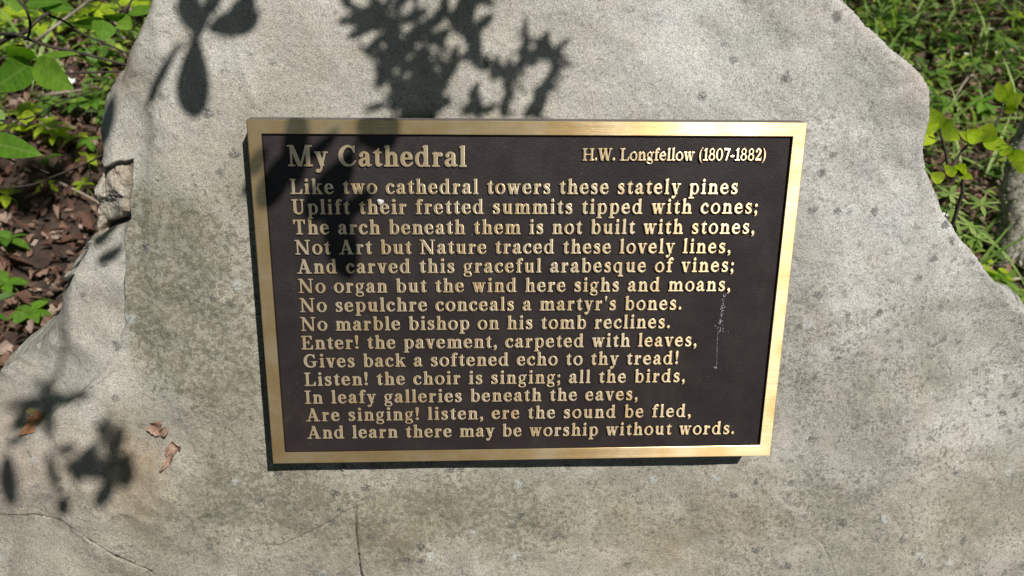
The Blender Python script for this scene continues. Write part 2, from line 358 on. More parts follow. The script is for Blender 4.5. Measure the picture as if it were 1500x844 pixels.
def rock():
    fine = .00105
    def axis(a, f0, f1, b):
        lo = np.linspace(a, f0, int((f0-a)/.012)+1)[:-1]; mid = np.arange(f0, f1, fine); hi = np.linspace(mid[-1]+fine, b, int((b-f1)/.012)+2)
        return np.concatenate([lo, mid, hi])
    ua = axis(-.92, -.465, .50, .88); va = axis(-.93, -.335, .31, .42)
    U, V = np.meshgrid(ua, va, indexing='ij')
    S = sdf_poly(U, V, outline)
    jag = fbm(U, V, 60, 4, 21)*.0022 + fbm(U, V, 14, 2, 31)*.002
    jag *= sstep(-.02, .02, V+.55)
    S = S + jag
    # snap a shell of grid points to the outline
    gu, gv = np.gradient(S, ua, va); gl = np.sqrt(gu**2+gv**2)+1e-9
    cell = np.maximum(np.gradient(ua)[:, None]*np.ones_like(V), np.gradient(va)[None, :]*np.ones_like(U))
    near = np.abs(S) < cell*.75
    U2 = np.where(near, U-S*gu/gl**2, U); V2 = np.where(near, V-S*gv/gl**2, V)
    S2 = np.where(near, np.maximum(0, 0*S), S)
    keep = S2 >= 0
    PX, PY = to_px(np.stack([U.ravel(), V.ravel(), np.full(U.size, -.036)], 1)); PX = PX.reshape(U.shape); PY = PY.reshape(U.shape)
    for _ in range(2):
        Dz = .028*sstep(290, 150, PX)*sstep(900, 560, PY)+.02*sstep(120, -60, PX)+.008*sstep(1200, 1400, PX)
        PX, PY = to_px(np.stack([U.ravel(), V.ravel(), -.036-Dz.ravel()], 1)); PX = PX.reshape(U.shape); PY = PY.reshape(U.shape)
    WX = PX+7*fbm(U, V, 26, 3, 33)+2.5*fbm(U, V, 110, 2, 34); WY = PY+7*fbm(U, V, 26, 3, 35)+2.5*fbm(U, V, 110, 2, 36)
    def in_px(pts): return sdf_poly(WX, WY, pts)
    s = np.maximum(S, 0)
    # base depth behind the plaque face, tuned to how far the shadow falls from each corner
    W = -.0335 - .006*sstep(-.25, .25, U) - .004*sstep(.15, -.2, V)
    W += fbm(U, V, 4.0, 3, 3)*.006*sstep(.0, .06, np.abs(U)-.1+np.maximum(0, np.abs(V)-.1)*2) + fbm(U, V, 22, 4, 5)*.0018 + fbm(U, V, 75, 4, 9)*.0010
    far = sstep(0, .07, np.maximum(np.abs(U)-.235, np.abs(V)-.16))
    W += far*(fbm(U, V, 5.5, 2, 15)*.016 + fbm(U*1.0, V*1.0, 13, 3, 16)*.0055) + far*np.abs(fbm(U, V, 9, 3, 17))*-.006 - far*np.abs(fbm(U, V, 11, 3, 18))*.012*sstep(380, 250, PX)*sstep(380, 480, PY)
    # left part of the main face turns gently away towards the edge
    lx = sstep(300, 140, PX)*sstep(330, 200, PY); W -= .022*lx**1.5
    W -= .006*sstep(250, 205, PX)*sstep(60, 160, PY)*sstep(620, 480, PY)
    fold = np.abs((PX-232) - (PY-120)*-.03 - 8*fbm(U, V, 30, 2, 77)); W += .0016*np.exp(-(fold/10)**2)*sstep(560, 420, PY)
    ridge = seg_dist(PX, PY, [(262, -10), (268, 15), (290, 60), (345, 40), (352, 90), (375, 150)]); W += .0012*np.exp(-(ridge/7)**2)
    # broken chunk zone
    ch = in_px([(120, 262), (152, 248), (172, 240), (203, 236), (201, 262), (199, 290), (197, 318), (182, 328), (160, 342), (120, 362)])
    k = sstep(-1.5, 3, ch)
    terr = np.floor((fbm(U+V*.8, V-U*.6, 38, 2, 41)+1)*4)/4
    W += k*(-.005-.010*sstep(250, 320, PY) + (terr-1)*.007 + fbm(U, V, 60, 4, 55)*.009 - .016*sstep(190, 140, PX))
    gap = np.exp(-(seg_dist(PX, PY, [(143, 345), (150, 336), (164, 331), (178, 325), (188, 318)])/5.0)**2); W -= .026*gap
    gap2 = np.exp(-(seg_dist(PX, PY, [(150, 244), (147, 262), (150, 285)])/2.2)**2); W -= .008*gap2
    # left shoulder: a lower sheet that slopes away
    sh = in_px([(189, 318), (189, 470), (180, 515), (128, 568), (62, 612), (-200, 700), (-200, 500), (0, 500), (60, 470), (136, 352), (160, 338)])
    ks = sstep(-1.2, 2.5, sh)
    slope = np.clip((190-PX)/190, 0, 2)
    W += ks*(-.008*sstep(500, 440, PY) - (.035+.03*sstep(380, 560, PY))*slope**1.2 + .010*sstep(330, 560, PY)*slope)
    lump = in_px([(128, 566), (62, 612), (-300, 700), (-300, 1200), (240, 1200), (240, 560), (185, 520)])
    W -= .05*sstep(210, -150, PX)*(1-ks)*sstep(480, 620, PY)**1.0*.8
    W += .004*np.exp(-((PX-60)/60)**2-((PY-680)/50)**2)
    st = in_px([(-50, 756), (45, 755), (88, 763), (106, 781), (150, 812), (215, 850), (215, 1000), (-50, 1000)]); W -= .0025*sstep(-1.5, 1.5, st)
    st = in_px([(345, 796), (404, 805), (440, 790), (514, 744), (518, 744), (522, 782), (531, 860), (345, 860)]); W -= .0016*sstep(-1.5, 1.5, st)*sstep(340, 420, PX)
    # right shoulder
    W -= .010*sstep(1290, 1500, PX)*sstep(200, 330, PY)
    # rounding of the rim
    r = .006 + .014*sstep(230, 160, PX)*sstep(330, 230, PY) + .008*sstep(200, 60, PX)*sstep(360, 420, PY) + .004*(fbm(U, V, 12, 2, 61)+.3)
    r = np.maximum(r, .003)
    q = np.clip(s/r, 0, 1); W -= r*(1-np.sqrt(np.clip(1-(1-q)**2, 0, 1)))
    cr = np.zeros_like(U)
    for pts, wd, dp in CRACKS:
        d = seg_dist(PX, PY, pts)
        jit = fbm(U, V, 200, 2, 91)*2.0
        c = np.exp(-((np.abs(d+jit*.5))/(1.0*wd+.35))**2)*dp; c *= np.clip(.75+1.1*fbm(U, V, 28, 2, 92), .15, 1); cr = np.maximum(cr, c)
    W -= cr*.0022
    # the foot widens toward the ground
    W += .10*sstep(-.4, -.9, V)
    # masks
    def blob(x, y, rx, ry): return np.exp(-((PX-x)/rx)**2-((PY-y)/ry)**2)
    mo = (.85*blob(300, 380, 75, 120)+.95*blob(330, 560, 70, 170)+.6*blob(240, 470, 50, 120)+.75*blob(310, 740, 110, 80)+.6*blob(560, 800, 70, 60)
          + .7*blob(450, 730, 90, 50)+.5*blob(700, 740, 160, 60)+.5*blob(1170, 760, 90, 90)+.55*blob(800, 770, 320, 70)+.35*blob(1180, 560, 70, 100)+.55*blob(1400, 740, 150, 110)+.4*blob(1330, 540, 130, 60)
          + .30*blob(215, 250, 30, 90)+.25*blob(380, 350, 50, 250)+.3*blob(1150, 400, 40, 200)+.25*blob(560, 140, 200, 40))
    mo = mo + .75*sstep(186, 200, WX)*sstep(285, 200, PX)*sstep(230, 330, PY)*sstep(560, 470, PY); mo *= 1-.9*ks; mo = np.clip(mo*(.95+.6*fbm(U, V, 18, 3, 70))+.10, 0, 1)
    ru = np.clip(.9*blob(185, 640, 22, 60)+.8*blob(215, 680, 25, 30)+.5*blob(205, 740, 60, 60)+.55*blob(190, 85, 14, 30)+.35*blob(190, 120, 22, 22)+1.0*k*(.7+.6*fbm(U, V, 50, 3, 71))
                 + .25*blob(560, 790, 90, 50)+.4*blob(980, 815, 110, 50)+.35*blob(1080, 760, 60, 40)+.2*blob(600, 60, 200, 60)+.25*blob(120, 480, 60, 60), 0, 1)
    pk = np.clip(.8*blob(1338, 122, 22, 28)+.5*blob(60, 690, 90, 60)+.35*blob(1250, 20, 60, 40)+.6*blob(5, 650, 30, 60)+.2*blob(90, 640, 80, 40), 0, 1)
    sp = np.clip(.25+.6*sstep(330, 560, PY)+.3*sstep(1000, 1200, PX), 0, 1)*np.clip(.35+sstep(560, 700, PX)+sstep(640, 720, PY), 0, 1)
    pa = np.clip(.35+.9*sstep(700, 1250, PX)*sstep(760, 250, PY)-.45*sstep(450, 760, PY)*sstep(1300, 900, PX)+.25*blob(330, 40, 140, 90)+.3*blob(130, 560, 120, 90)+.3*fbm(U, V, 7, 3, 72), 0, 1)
    # mesh
    idx = -np.ones(U.shape, int)
    cellkeep = keep[:-1, :-1] & keep[1:, :-1] & keep[1:, 1:] & keep[:-1, 1:]
    used = np.zeros(U.shape, bool)
    for a, b in ((slice(None, -1), slice(None, -1)), (slice(1, None), slice(None, -1)), (slice(1, None), slice(1, None)), (slice(None, -1), slice(1, None))): used[a, b] |= cellkeep
    idx[used] = np.arange(used.sum())
    Vv = np.stack([U2[used], V2[used], W[used]], 1)
    i0 = idx[:-1, :-1][cellkeep]; i1 = idx[1:, :-1][cellkeep]; i2 = idx[1:, 1:][cellkeep]; i3 = idx[:-1, 1:][cellkeep]
    F = np.stack([i0, i1, i2, i3], 1)
    # boundary edges
    E = np.concatenate([F[:, [0, 1]], F[:, [1, 2]], F[:, [2, 3]], F[:, [3, 0]]])
    key = E[:, 0].astype(np.int64)*10**7+E[:, 1]; rev = E[:, 1].astype(np.int64)*10**7+E[:, 0]
    bd = E[~np.isin(key, rev)]
    bv = np.unique(bd); n0 = len(Vv)
    gU = gu[used][bv]/gl[used][bv]; gV = gv[used][bv]/gl[used][bv]
    rings = [bv]; allV = [Vv]; base = Vv[bv]; cnt = n0
    prof = [(.004, -.0005), (.012, .001), (.03, .004), (.06, .006), (.10, .004), (.15, -.006), (.21, -.02), (.27, -.05), (.31, -.10)]
    for dep, outw in prof:
        rough = fbm(base[:, 0]*1+dep*3, base[:, 1]+dep*5, 16, 3, 81)*.10*min(dep*3, .25)
        nv = base.copy(); nv[:, 0] -= gU*(outw+rough); nv[:, 1] -= gV*(outw+rough); nv[:, 2] = base[:, 2]-dep
        allV.append(nv); rings.append(np.arange(cnt, cnt+len(bv))); cnt += len(bv)
    cen = base.copy(); cen[:, 0] *= .35; cen[:, 1] = -.3+(cen[:, 1]+.3)*.35; cen[:, 2] = -.40
    allV.append(cen); rings.append(np.arange(cnt, cnt+len(bv))); cnt += len(bv)
    allV.append(np.array([[0, -.3, -.41]])); cidx = cnt; cnt += 1
    pos = {v: i for i, v in enumerate(bv)}
    ea = np.array([pos[v] for v in bd[:, 0]]); eb = np.array([pos[v] for v in bd[:, 1]])
    FF = [F]
    for q in range(len(rings)-1):
        A, B = rings[q], rings[q+1]
        FF.append(np.stack([A[eb], A[ea], B[ea], B[eb]], 1))
    A = rings[-1]
    T = np.stack([A[eb], A[ea], np.full(len(ea), cidx), np.full(len(ea), cidx)], 1)
    Vall = np.concatenate(allV); Q = np.concatenate(FF)
    me = bpy.data.meshes.new('boulder')
    nq, nt = len(Q), len(T)
    me.vertices.add(len(Vall)); me.vertices.foreach_set('co', Vall.astype(np.float32).ravel())
    me.loops.add(nq*4+nt*3)
    me.loops.foreach_set('vertex_index', np.concatenate([Q.ravel(), T[:, :3].ravel()]).astype(np.int32))
    me.polygons.add(nq+nt)
    me.polygons.foreach_set('loop_start', np.concatenate([np.arange(nq)*4, nq*4+np.arange(nt)*3]).astype(np.int32))
    me.update(calc_edges=True)
    me.polygons.foreach_set('use_smooth', np.ones(nq+nt, bool))
    me.materials.append(M_ROCK)
    def full(a):
        o = np.zeros(len(Vall), np.float32); o[:n0] = a[used]
        c = n0
        for _ in range(len(rings)-1): o[c:c+len(bv)] = a[used][bv]; c += len(bv)
        return o
    colr = me.attributes.new('stain', 'FLOAT_COLOR', 'POINT')
    colr.data.foreach_set('color', np.stack([full(mo), full(ru), full(pk), np.ones(len(Vall))], 1).astype(np.float32).ravel())
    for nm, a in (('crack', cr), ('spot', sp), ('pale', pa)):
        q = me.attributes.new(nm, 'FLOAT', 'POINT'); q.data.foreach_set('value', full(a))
    o = link('memorial_boulder', me)
    o.matrix_world = PMAT
    tag(o, 'large upright pale grey sandstone boulder carrying the bronze poem plaque', 'boulder')
    return (ua, va, W)
PMAT = Matrix([[MW[0, 0], MW[0, 1], MW[0, 2], P0[0]], [MW[1, 0], MW[1, 1], MW[1, 2], P0[1]], [MW[2, 0], MW[2, 1], MW[2, 2], P0[2]], [0, 0, 0, 1]])
_ua, _va, _W = rock()
def rock_w(u, v):
    i = min(max(np.searchsorted(_ua, u), 0), len(_ua)-1); j = min(max(np.searchsorted(_va, v), 0), len(_va)-1); return float(_W[i, j])
def on_rock(px, py):
    w = -.036
    for _ in range(6): p = on_plane(px, py, w); w = rock_w(p[0], p[1])
    return np.array([p[0], p[1], w])

# ------------------------------------------------------------------ glyphs: signed distance strokes -> raised letter meshes
def gB(x0, y0, x1, y1): return ('B', x0, y0, x1, y1)
def gP(*p): return ('P', p)
def gL(x0, y0, x1, y1, w): return ('P', ((x0-w/2, y0), (x0+w/2, y0), (x1+w/2, y1), (x1-w/2, y1)))
def gC(*p): return ('C', p)
def gD(x, y, r): return ('C', ((x, y, r),))
def gO(x, y, rx, ry, tx, ty): return ('O', x, y, rx, ry, tx, ty)
X, A_, S_, T_ = .70, 1.02, .17, .062
def stem(x, y0, y1): return gB(x, y0, x+S_, y1)
def ft(x0, x1, y=0): return gB(x0, y, x1, y+T_)
def flag(x, y): return gP((x-.09, y-.10), (x-.09, y-.055), (x+.05, y), (x+.10, y), (x+.10, y-.10))
def arch(x): return [gC((x-.25, .48, .035), (x-.17, .60, .05), (x-.07, .64, .06), (x+.04, .56, .082), (x+.065, .40, .085)), gB(x-.02, 0, x+.15, .42), ft(x-.10, x+.23)]
GLY = {
 'i': (.34, [stem(.09, 0, X), flag(.12, X), ft(.01, .34), gD(.17, .92, .10)]),
 'l': (.34, [stem(.09, 0, A_), flag(.12, A_), ft(.01, .34)]),
 'n': (.70, [stem(.09, 0, X), flag(.12, X), ft(.01, .33)]+arch(.47)),
 'm': (1.06, [stem(.09, 0, X), flag(.12, X), ft(.01, .33)]+arch(.45)+arch(.83)),
 'h': (.70, [stem(.09, 0, A_), flag(.12, A_), ft(.01, .33)]+arch(.47)),
 'u': (.70, [gB(.09, .2, .26, X), flag(.12, X), gC((.175, .24, .085), (.21, .11, .08), (.30, .06, .06), (.40, .10, .045), (.46, .18, .04)), gB(.44, 0, .61, X), flag(.47, X), ft(.5, .69)]),
 'r': (.52, [stem(.09, 0, X), flag(.12, X), ft(.01, .35), gC((.24, .46, .035), (.31, .60, .045), (.39, .64, .055)), gD(.42, .585, .088)]),
 't': (.42, [gB(.11, .15, .28, .68), gP((.28, .90), (.28, .6), (.11, .6), (.11, .68)), gP((.0, .64), (.0, .66), (.13, .75), (.28, .80), (.28, .64)), gB(.1, .635, .40, .70), gC((.195, .17, .085), (.22, .08, .08), (.29, .05, .055), (.39, .11, .03))]),
 'f': (.43, [gC((.2, .72, .085), (.215, .88, .08), (.29, .97, .055), (.38, .97, .05)), gD(.41, .92, .078), gB(.115, 0, .285, .76), gB(.02, .635, .41, .70), ft(.03, .38)]),
 'o': (.66, [gO(.33, .35, .33, .365, .155, .07)]),
 'c': (.56, [gD(.455, .54, .088), gC((.47, .60, .045), (.36, .67, .045), (.22, .63, .06), (.11, .49, .08), (.088, .34, .088), (.12, .18, .085), (.22, .065, .065), (.34, .04, .048), (.45, .08, .038), (.53, .17, .03))]),
 'e': (.60, [gC((.088, .36, .088), (.11, .52, .08), (.20, .64, .055), (.31, .67, .042), (.41, .62, .065), (.47, .52, .078), (.49, .42, .07)), gB(.1, .345, .56, .415), gC((.088, .36, .088), (.12, .18, .085), (.23, .06, .062), (.35, .04, .048), (.47, .09, .038), (.55, .18, .03))]),
 'a': (.60, [gD(.13, .53, .085), gC((.11, .56, .045), (.19, .66, .042), (.31, .67, .048), (.40, .59, .075), (.42, .47, .085)), gB(.335, .1, .505, .5), gC((.42, .12, .085), (.47, .045, .05), (.58, .07, .03)), gC((.40, .42, .032), (.24, .36, .048), (.11, .27, .07), (.085, .17, .08), (.14, .07, .07), (.24, .05, .05), (.33, .10, .035), (.40, .17, .03))]),
 'b': (.70, [stem(.09, 0, A_), flag(.12, A_), gO(.39, .35, .29, .365, .15, .065)]),
 'd': (.72, [gO(.30, .35, .29, .365, .15, .065), stem(.44, 0, A_), flag(.47, A_), ft(.5, .70)]),
 'p': (.70, [stem(.09, -.3, X), flag(.12, X), ft(0, .36, -.3), gO(.39, .35, .29, .365, .15, .065)]),
 'q': (.72, [gO(.30, .35, .29, .365, .15, .065), stem(.44, -.3, X), ft(.35, .71, -.3)]),
 'g': (.60, [gO(.27, .45, .235, .25, .12, .06), gC((.43, .62, .03), (.50, .66, .035)), gD(.54, .655, .052), gC((.17, .24, .032), (.11, .16, .05), (.14, .09, .06), (.30, .065, .065), (.44, .04, .06)), gO(.29, -.12, .27, .165, .075, .055)]),
 's': (.50, [gC((.40, .55, .035), (.33, .65, .042), (.22, .672, .045), (.125, .61, .062), (.11, .51, .075), (.20, .41, .088), (.32, .33, .088), (.40, .22, .078), (.38, .11, .065), (.27, .035, .048), (.16, .045, .042), (.09, .12, .035)), gB(.385, .48, .435, .70), gB(.045, 0, .095, .21)]),
 'k': (.72, [stem(.09, 0, A_), flag(.12, A_), ft(.01, .33), gL(.24, .27, .54, .68, .08), gL(.36, .42, .60, 0, .19), ft(.40, .69, .638), ft(.42, .73)]),
 'v': (.62, [gL(.14, X, .335, 0, .19), gL(.51, X, .345, 0, .075), ft(0, .28, .638), ft(.39, .62, .638)]),
 'w': (.90, [gL(.13, X, .29, 0, .18), gL(.45, X, .31, 0, .07), gL(.46, X, .62, 0, .18), gL(.78, X, .64, 0, .07), ft(0, .27, .638), ft(.34, .58, .638), ft(.67, .90, .638)]),
 'y': (.62, [gL(.14, X, .345, .02, .19), gL(.52, X, .27, -.18, .075), gC((.28, -.16, .042), (.20, -.26, .045)), gD(.12, -.225, .085), ft(0, .28, .638), ft(.40, .63, .638)]),
 'M': (1.18, [gB(.125, 0, .2, 1), gB(.87, 0, 1.05, 1), gL(.19, 1, .56, 0, .20), gL(.91, 1, .60, 0, .085), ft(0, .27, .938), ft(.85, 1.17, .938), ft(0, .33), ft(.76, 1.17)]),
 'C': (.86, [gC((.74, .72, .025), (.67, .87, .042), (.52, .965, .045), (.33, .92, .06), (.17, .76, .085), (.105, .52, .10), (.15, .27, .09), (.29, .10, .07), (.47, .04, .05), (.65, .09, .042), (.80, .25, .028)), gB(.725, .66, .775, 1.0)]),
 'H': (.98, [stem(.11, 0, 1), stem(.70, 0, 1), gB(.2, .47, .75, .54), ft(0, .39, .938), ft(.59, .98, .938), ft(0, .39), ft(.59, .98)]),
 'W': (1.20, [gL(.17, 1, .39, 0, .20), gL(.62, 1, .42, 0, .08), gL(.60, 1, .83, 0, .20), gL(1.06, 1, .86, 0, .08), ft(0, .34, .938), ft(.46, .76, .938), ft(.94, 1.19, .938)]),
 'L': (.78, [stem(.12, 0, 1), ft(0, .42, .938), ft(0, .75), gP((.77, .31), (.72, .31), (.60, .06), (.74, .0), (.76, .06))]),
 'U': (.88, [gB(.12, .32, .29, 1), gC((.205, .34, .085), (.23, .17, .085), (.35, .06, .06), (.50, .045, .045), (.63, .13, .042), (.685, .30, .038)), gB(.648, .28, .722, .97), ft(0, .42, .938), ft(.55, .83, .938)]),
 'T': (.82, [stem(.325, 0, 1), gB(.03, .93, .79, 1), gP((.03, 1), (.03, .70), (.075, .70), (.17, .94)), gP((.79, 1), (.79, .70), (.745, .70), (.65, .94)), ft(.20, .62)]),
 'N': (1.02, [gB(.135, 0, .205, 1), gB(.80, 0, .87, 1), gL(.16, 1, .80, 0, .20), ft(0, .25, .938), ft(.69, 1.0, .938), ft(.02, .33)]),
 'A': (.98, [gL(.47, 1, .17, 0, .075), gL(.46, 1, .76, 0, .20), gB(.26, .29, .66, .355), ft(0, .33), ft(.57, .97)]),
 'E': (.82, [stem(.12, 0, 1), gB(0, .935, .72, 1), gB(.2, .48, .5, .545), gB(0, 0, .76, .065), gB(.49, .37, .535, .66), gP((.72, 1), (.72, .72), (.675, .72), (.58, .94)), gP((.79, .30), (.74, .30), (.62, .06), (.76, .0))]),
 'G': (.96, [gC((.72, .74, .025), (.65, .88, .042), (.51, .965, .045), (.33, .92, .06), (.17, .76, .085), (.105, .52, .10), (.15, .27, .09), (.29, .10, .07), (.47, .04, .05), (.64, .07, .045), (.74, .14, .045)), gB(.705, .68, .755, .98), gB(.64, .1, .81, .44), gB(.52, .40, .93, .458)]),
 'I': (.42, [stem(.125, 0, 1), ft(0, .42, .938), ft(0, .42)]),
 '1': (.42, [stem(.15, 0, 1), gP((.03, .80), (.03, .86), (.2, 1), (.26, 1), (.26, .84)), ft(.03, .43)]),
 '8': (.60, [gO(.29, .745, .225, .255, .115, .065), gO(.29, .275, .28, .285, .14, .07)]),
 '0': (.62, [gO(.30, .5, .30, .51, .15, .065)]),
 '7': (.56, [gB(.03, .86, .55, 1), gL(.47, .95, .24, 0, .16), gB(.03, .72, .075, 1)]),
 '2': (.60, [gD(.12, .75, .085), gC((.08, .80, .045), (.16, .92, .05), (.29, .955, .05), (.41, .88, .08), (.44, .72, .085), (.34, .48, .075), (.18, .26, .055), (.07, .10, .045)), gB(.05, 0, .55, .14), gP((.58, .28), (.535, .28), (.48, .1), (.55, .03))]),
 '(': (.32, [gC((.27, 1.04, .022), (.15, .85, .045), (.09, .58, .065), (.09, .26, .065), (.15, 0, .045), (.27, -.2, .022))]),
 ')': (.32, [gC((.03, 1.04, .022), (.15, .85, .045), (.21, .58, .065), (.21, .26, .065), (.15, 0, .045), (.03, -.2, .022))]),
 '-': (.36, [gB(.02, .27, .33, .40)]),
 '.': (.24, [gD(.12, .10, .10)]),
 ',': (.26, [gD(.12, .10, .10), gC((.17, .07, .055), (.165, -.06, .045), (.06, -.17, .022))]),
 ';': (.26, [gD(.12, .10, .10), gC((.17, .07, .055), (.165, -.06, .045), (.06, -.17, .022)), gD(.13, .57, .10)]),
 '!': (.28, [gC((.14, .92, .10), (.14, .70, .082), (.14, .50, .055), (.14, .32, .03)), gD(.14, .10, .10)]),
 "'": (.22, [gC((.11, .95, .08), (.11, .84, .055), (.11, .70, .025))]),
}
def field(prims, GX, GY):
    f = None
    def pd(op):
        k = op[0]
        if k == 'B':
            _, x0, y0, x1, y1 = op; dx = np.abs(GX-(x0+x1)/2)-(x1-x0)/2; dy = np.abs(GY-(y0+y1)/2)-(y1-y0)/2
            return np.sqrt(np.maximum(dx, 0)**2+np.maximum(dy, 0)**2)+np.minimum(np.maximum(dx, dy), 0)
        if k == 'P': return -sdf_poly(GX, GY, op[1])
        if k == 'O':
            _, x, y, rx, ry, tx, ty = op
            def el(a, b):
                k0 = np.sqrt(((GX-x)/a)**2+((GY-y)/b)**2)+1e-6; k1 = np.sqrt(((GX-x)/a**2)**2+((GY-y)/b**2)**2)+1e-6
                return k0*(k0-1)/k1
            return np.maximum(el(rx, ry), -el(rx-tx, ry-ty))
        pts = op[1]
        if len(pts) == 1: return np.sqrt((GX-pts[0][0])**2+(GY-pts[0][1])**2)-pts[0][2]
        P = np.array(pts, float); P = np.vstack([2*P[0]-P[1], P, 2*P[-1]-P[-2]]); out = []
        for i in range(1, len(P)-2):
            for s in np.linspace(0, 1, 7)[:-1]:
                a, b, c, d = P[i-1], P[i], P[i+1], P[i+2]
                out.append(.5*((2*b)+(c-a)*s+(2*a-5*b+4*c-d)*s*s+(3*b-a-3*c+d)*s**3))
        out.append(P[-2]); best = None
        for a, b in zip(out[:-1], out[1:]):
            dx, dy = b[0]-a[0], b[1]-a[1]; t = np.clip(((GX-a[0])*dx+(GY-a[1])*dy)/(dx*dx+dy*dy+1e-9), 0, 1)
            d = np.sqrt((GX-a[0]-t*dx)**2+(GY-a[1]-t*dy)**2)-(a[2]+(b[2]-a[2])*t)
            best = d if best is None else np.minimum(best, d)
        return best
    for op in prims:
        d = pd(op)
        if f is None: f = d
        else:
            k = .022; h = np.clip(.5+.5*(d-f)/k, 0, 1); f = d*(1-h)+f*h-k*h*(1-h)
    return f
def glyph_mesh(ch, bold=.0):
    adv, prims = GLY[ch]; st = .025
    xs = np.arange(-.14, adv+.16, st); ys = np.arange(-.42, 1.16, st)
    GX, GY = np.meshgrid(xs, ys, indexing='ij'); f = field(prims, GX, GY)-bold
    f = np.where(np.abs(f) < 1e-4, 1e-4, f)
    V = []; vid = {}; F = []; B = []
    def gv(i, j):
        k = (i, j)
        if k not in vid: vid[k] = len(V); V.append((xs[i], ys[j], min(1, .965+.035*min(1, -f[i, j]/.03))))
        return vid[k]
    def ev(i, j, i2, j2):
        k = (i, j, i2, j2) if (i, j) < (i2, j2) else (i2, j2, i, j)
        if k not in vid:
            a, b = f[i, j], f[i2, j2]; t = a/(a-b); vid[k] = len(V)
            V.append((xs[i]+(xs[i2]-xs[i])*t, ys[j]+(ys[j2]-ys[j])*t, .965))
        return vid[k]
    ins = f < 0
    for i in range(len(xs)-1):
        for j in range(len(ys)-1):
            c = [(i, j), (i+1, j), (i+1, j+1), (i, j+1)]; s = [ins[a] for a in c]
            if not any(s): continue
            if s in ([True, False, True, False], [False, True, False, True]):
                for q in range(4):
                    if s[q]:
                        e1 = ev(*c[q], *c[(q+1) % 4]); e0 = ev(*c[q], *c[q-1])
                        F.append((gv(*c[q]), e1, e0)); B.append((e1, e0))
                continue
            poly = []
            for q in range(4):
                if s[q]: poly.append((gv(*c[q]), 0))
                if s[q] != s[(q+1) % 4]: poly.append((ev(*c[q], *c[(q+1) % 4]), 1))
            F.append(tuple(p for p, _ in poly))
            ne = [q for q in range(len(poly)) if poly[q][1] and poly[(q+1) % len(poly)][1]]
            for q in ne: B.append((poly[q][0], poly[(q+1) % len(poly)][0]))
    nf = len(F); bot = {}
    for a, b in B:
        for q in (a, b):
            if q not in bot: bot[q] = len(V); V.append((V[q][0], V[q][1], -.15))
        F.append((b, a, bot[a], bot[b]))
    # smooth the outline a little outward at the foot so that the cast flank slopes
    V = np.array(V); me = mesh('glyph', V, F, [M_BL, M_DK], [0]*nf+[1]*(len(F)-nf), smooth=False)
    mn = V[:, 0].min(); mx = V[:, 0].max()
    return me, mn, mx, adv
_gm = {}
def glyph(ch):
    if ch not in _gm: _gm[ch] = glyph_mesh(ch, .013)
    return _gm[ch]

# ------------------------------------------------------------------ the plaque
BD = .0112; FZ = -.0030; TH = -.022
plaque = empty('bronze_plaque', P0); plaque.matrix_world = PMAT
tag(plaque, 'rectangular bronze plaque with brass rim and raised poem lettering on the boulder', 'plaque')
def border():
    hx, hy = PW/2, PH/2; ix, iy = hx-BD, hy-BD; c = .0009
    rings = [(hx-.0012, hy-.0012, TH), (hx, hy, TH+.002), (hx, hy, -c), (hx-c, hy-c, 0), (ix+.0004, iy+.0004, 0), (ix, iy, -.0004), (ix-.0009, iy-.0009, FZ-.0004)]
    V = []; F = []; mi = []
    n = 40
    for a, b, z in rings:
        for cx, cy, dx, dy in ((-1, -1, 1, 0), (1, -1, 0, 1), (1, 1, -1, 0), (-1, 1, 0, -1)):
            for k in range(n):
                t = k/n*2; V.append((cx*a+dx*t*a, cy*b+dy*t*b, z))
    N = 4*n
    for r in range(len(rings)-1):
        for k in range(N):
            F.append((r*N+k, r*N+(k+1) % N, (r+1)*N+(k+1) % N, (r+1)*N+k)); mi.append(0 if r in (2, 3, 4) else 2 if r < 2 else 1)
    me = mesh('rim', V, F, [M_BR, M_DK, M_SIDE], mi, smooth=False)
    return me
link('brass_rim', border(), plaque)
hx, hy = PW/2-BD-.0004, PH/2-BD-.0004
nx, ny = 60, 40
V = [(-hx+2*hx*i/nx, -hy+2*hy*j/ny, FZ+.00015*math.sin(i*.7+j*.4)*math.sin(j*.9)) for i in range(nx+1) for j in range(ny+1)]
F = [(i*(ny+1)+j, (i+1)*(ny+1)+j, (i+1)*(ny+1)+j+1, i*(ny+1)+j+1) for i in range(nx) for j in range(ny)]
link('dark_panel', mesh('dark_panel', V, F, M_DK), plaque)
V = [(sx*(PW/2-.002), sy*(PH/2-.002), z) for z in (TH+.0005, FZ-.0015) for sx, sy in ((-1, -1), (1, -1), (1, 1), (-1, 1))]
F = [(3, 2, 1, 0), (4, 5, 6, 7), (0, 1, 5, 4), (1, 2, 6, 5), (2, 3, 7, 6), (3, 0, 4, 7)]
link('backing_plate', mesh('backing_plate', V, F, M_DK, smooth=False), plaque)
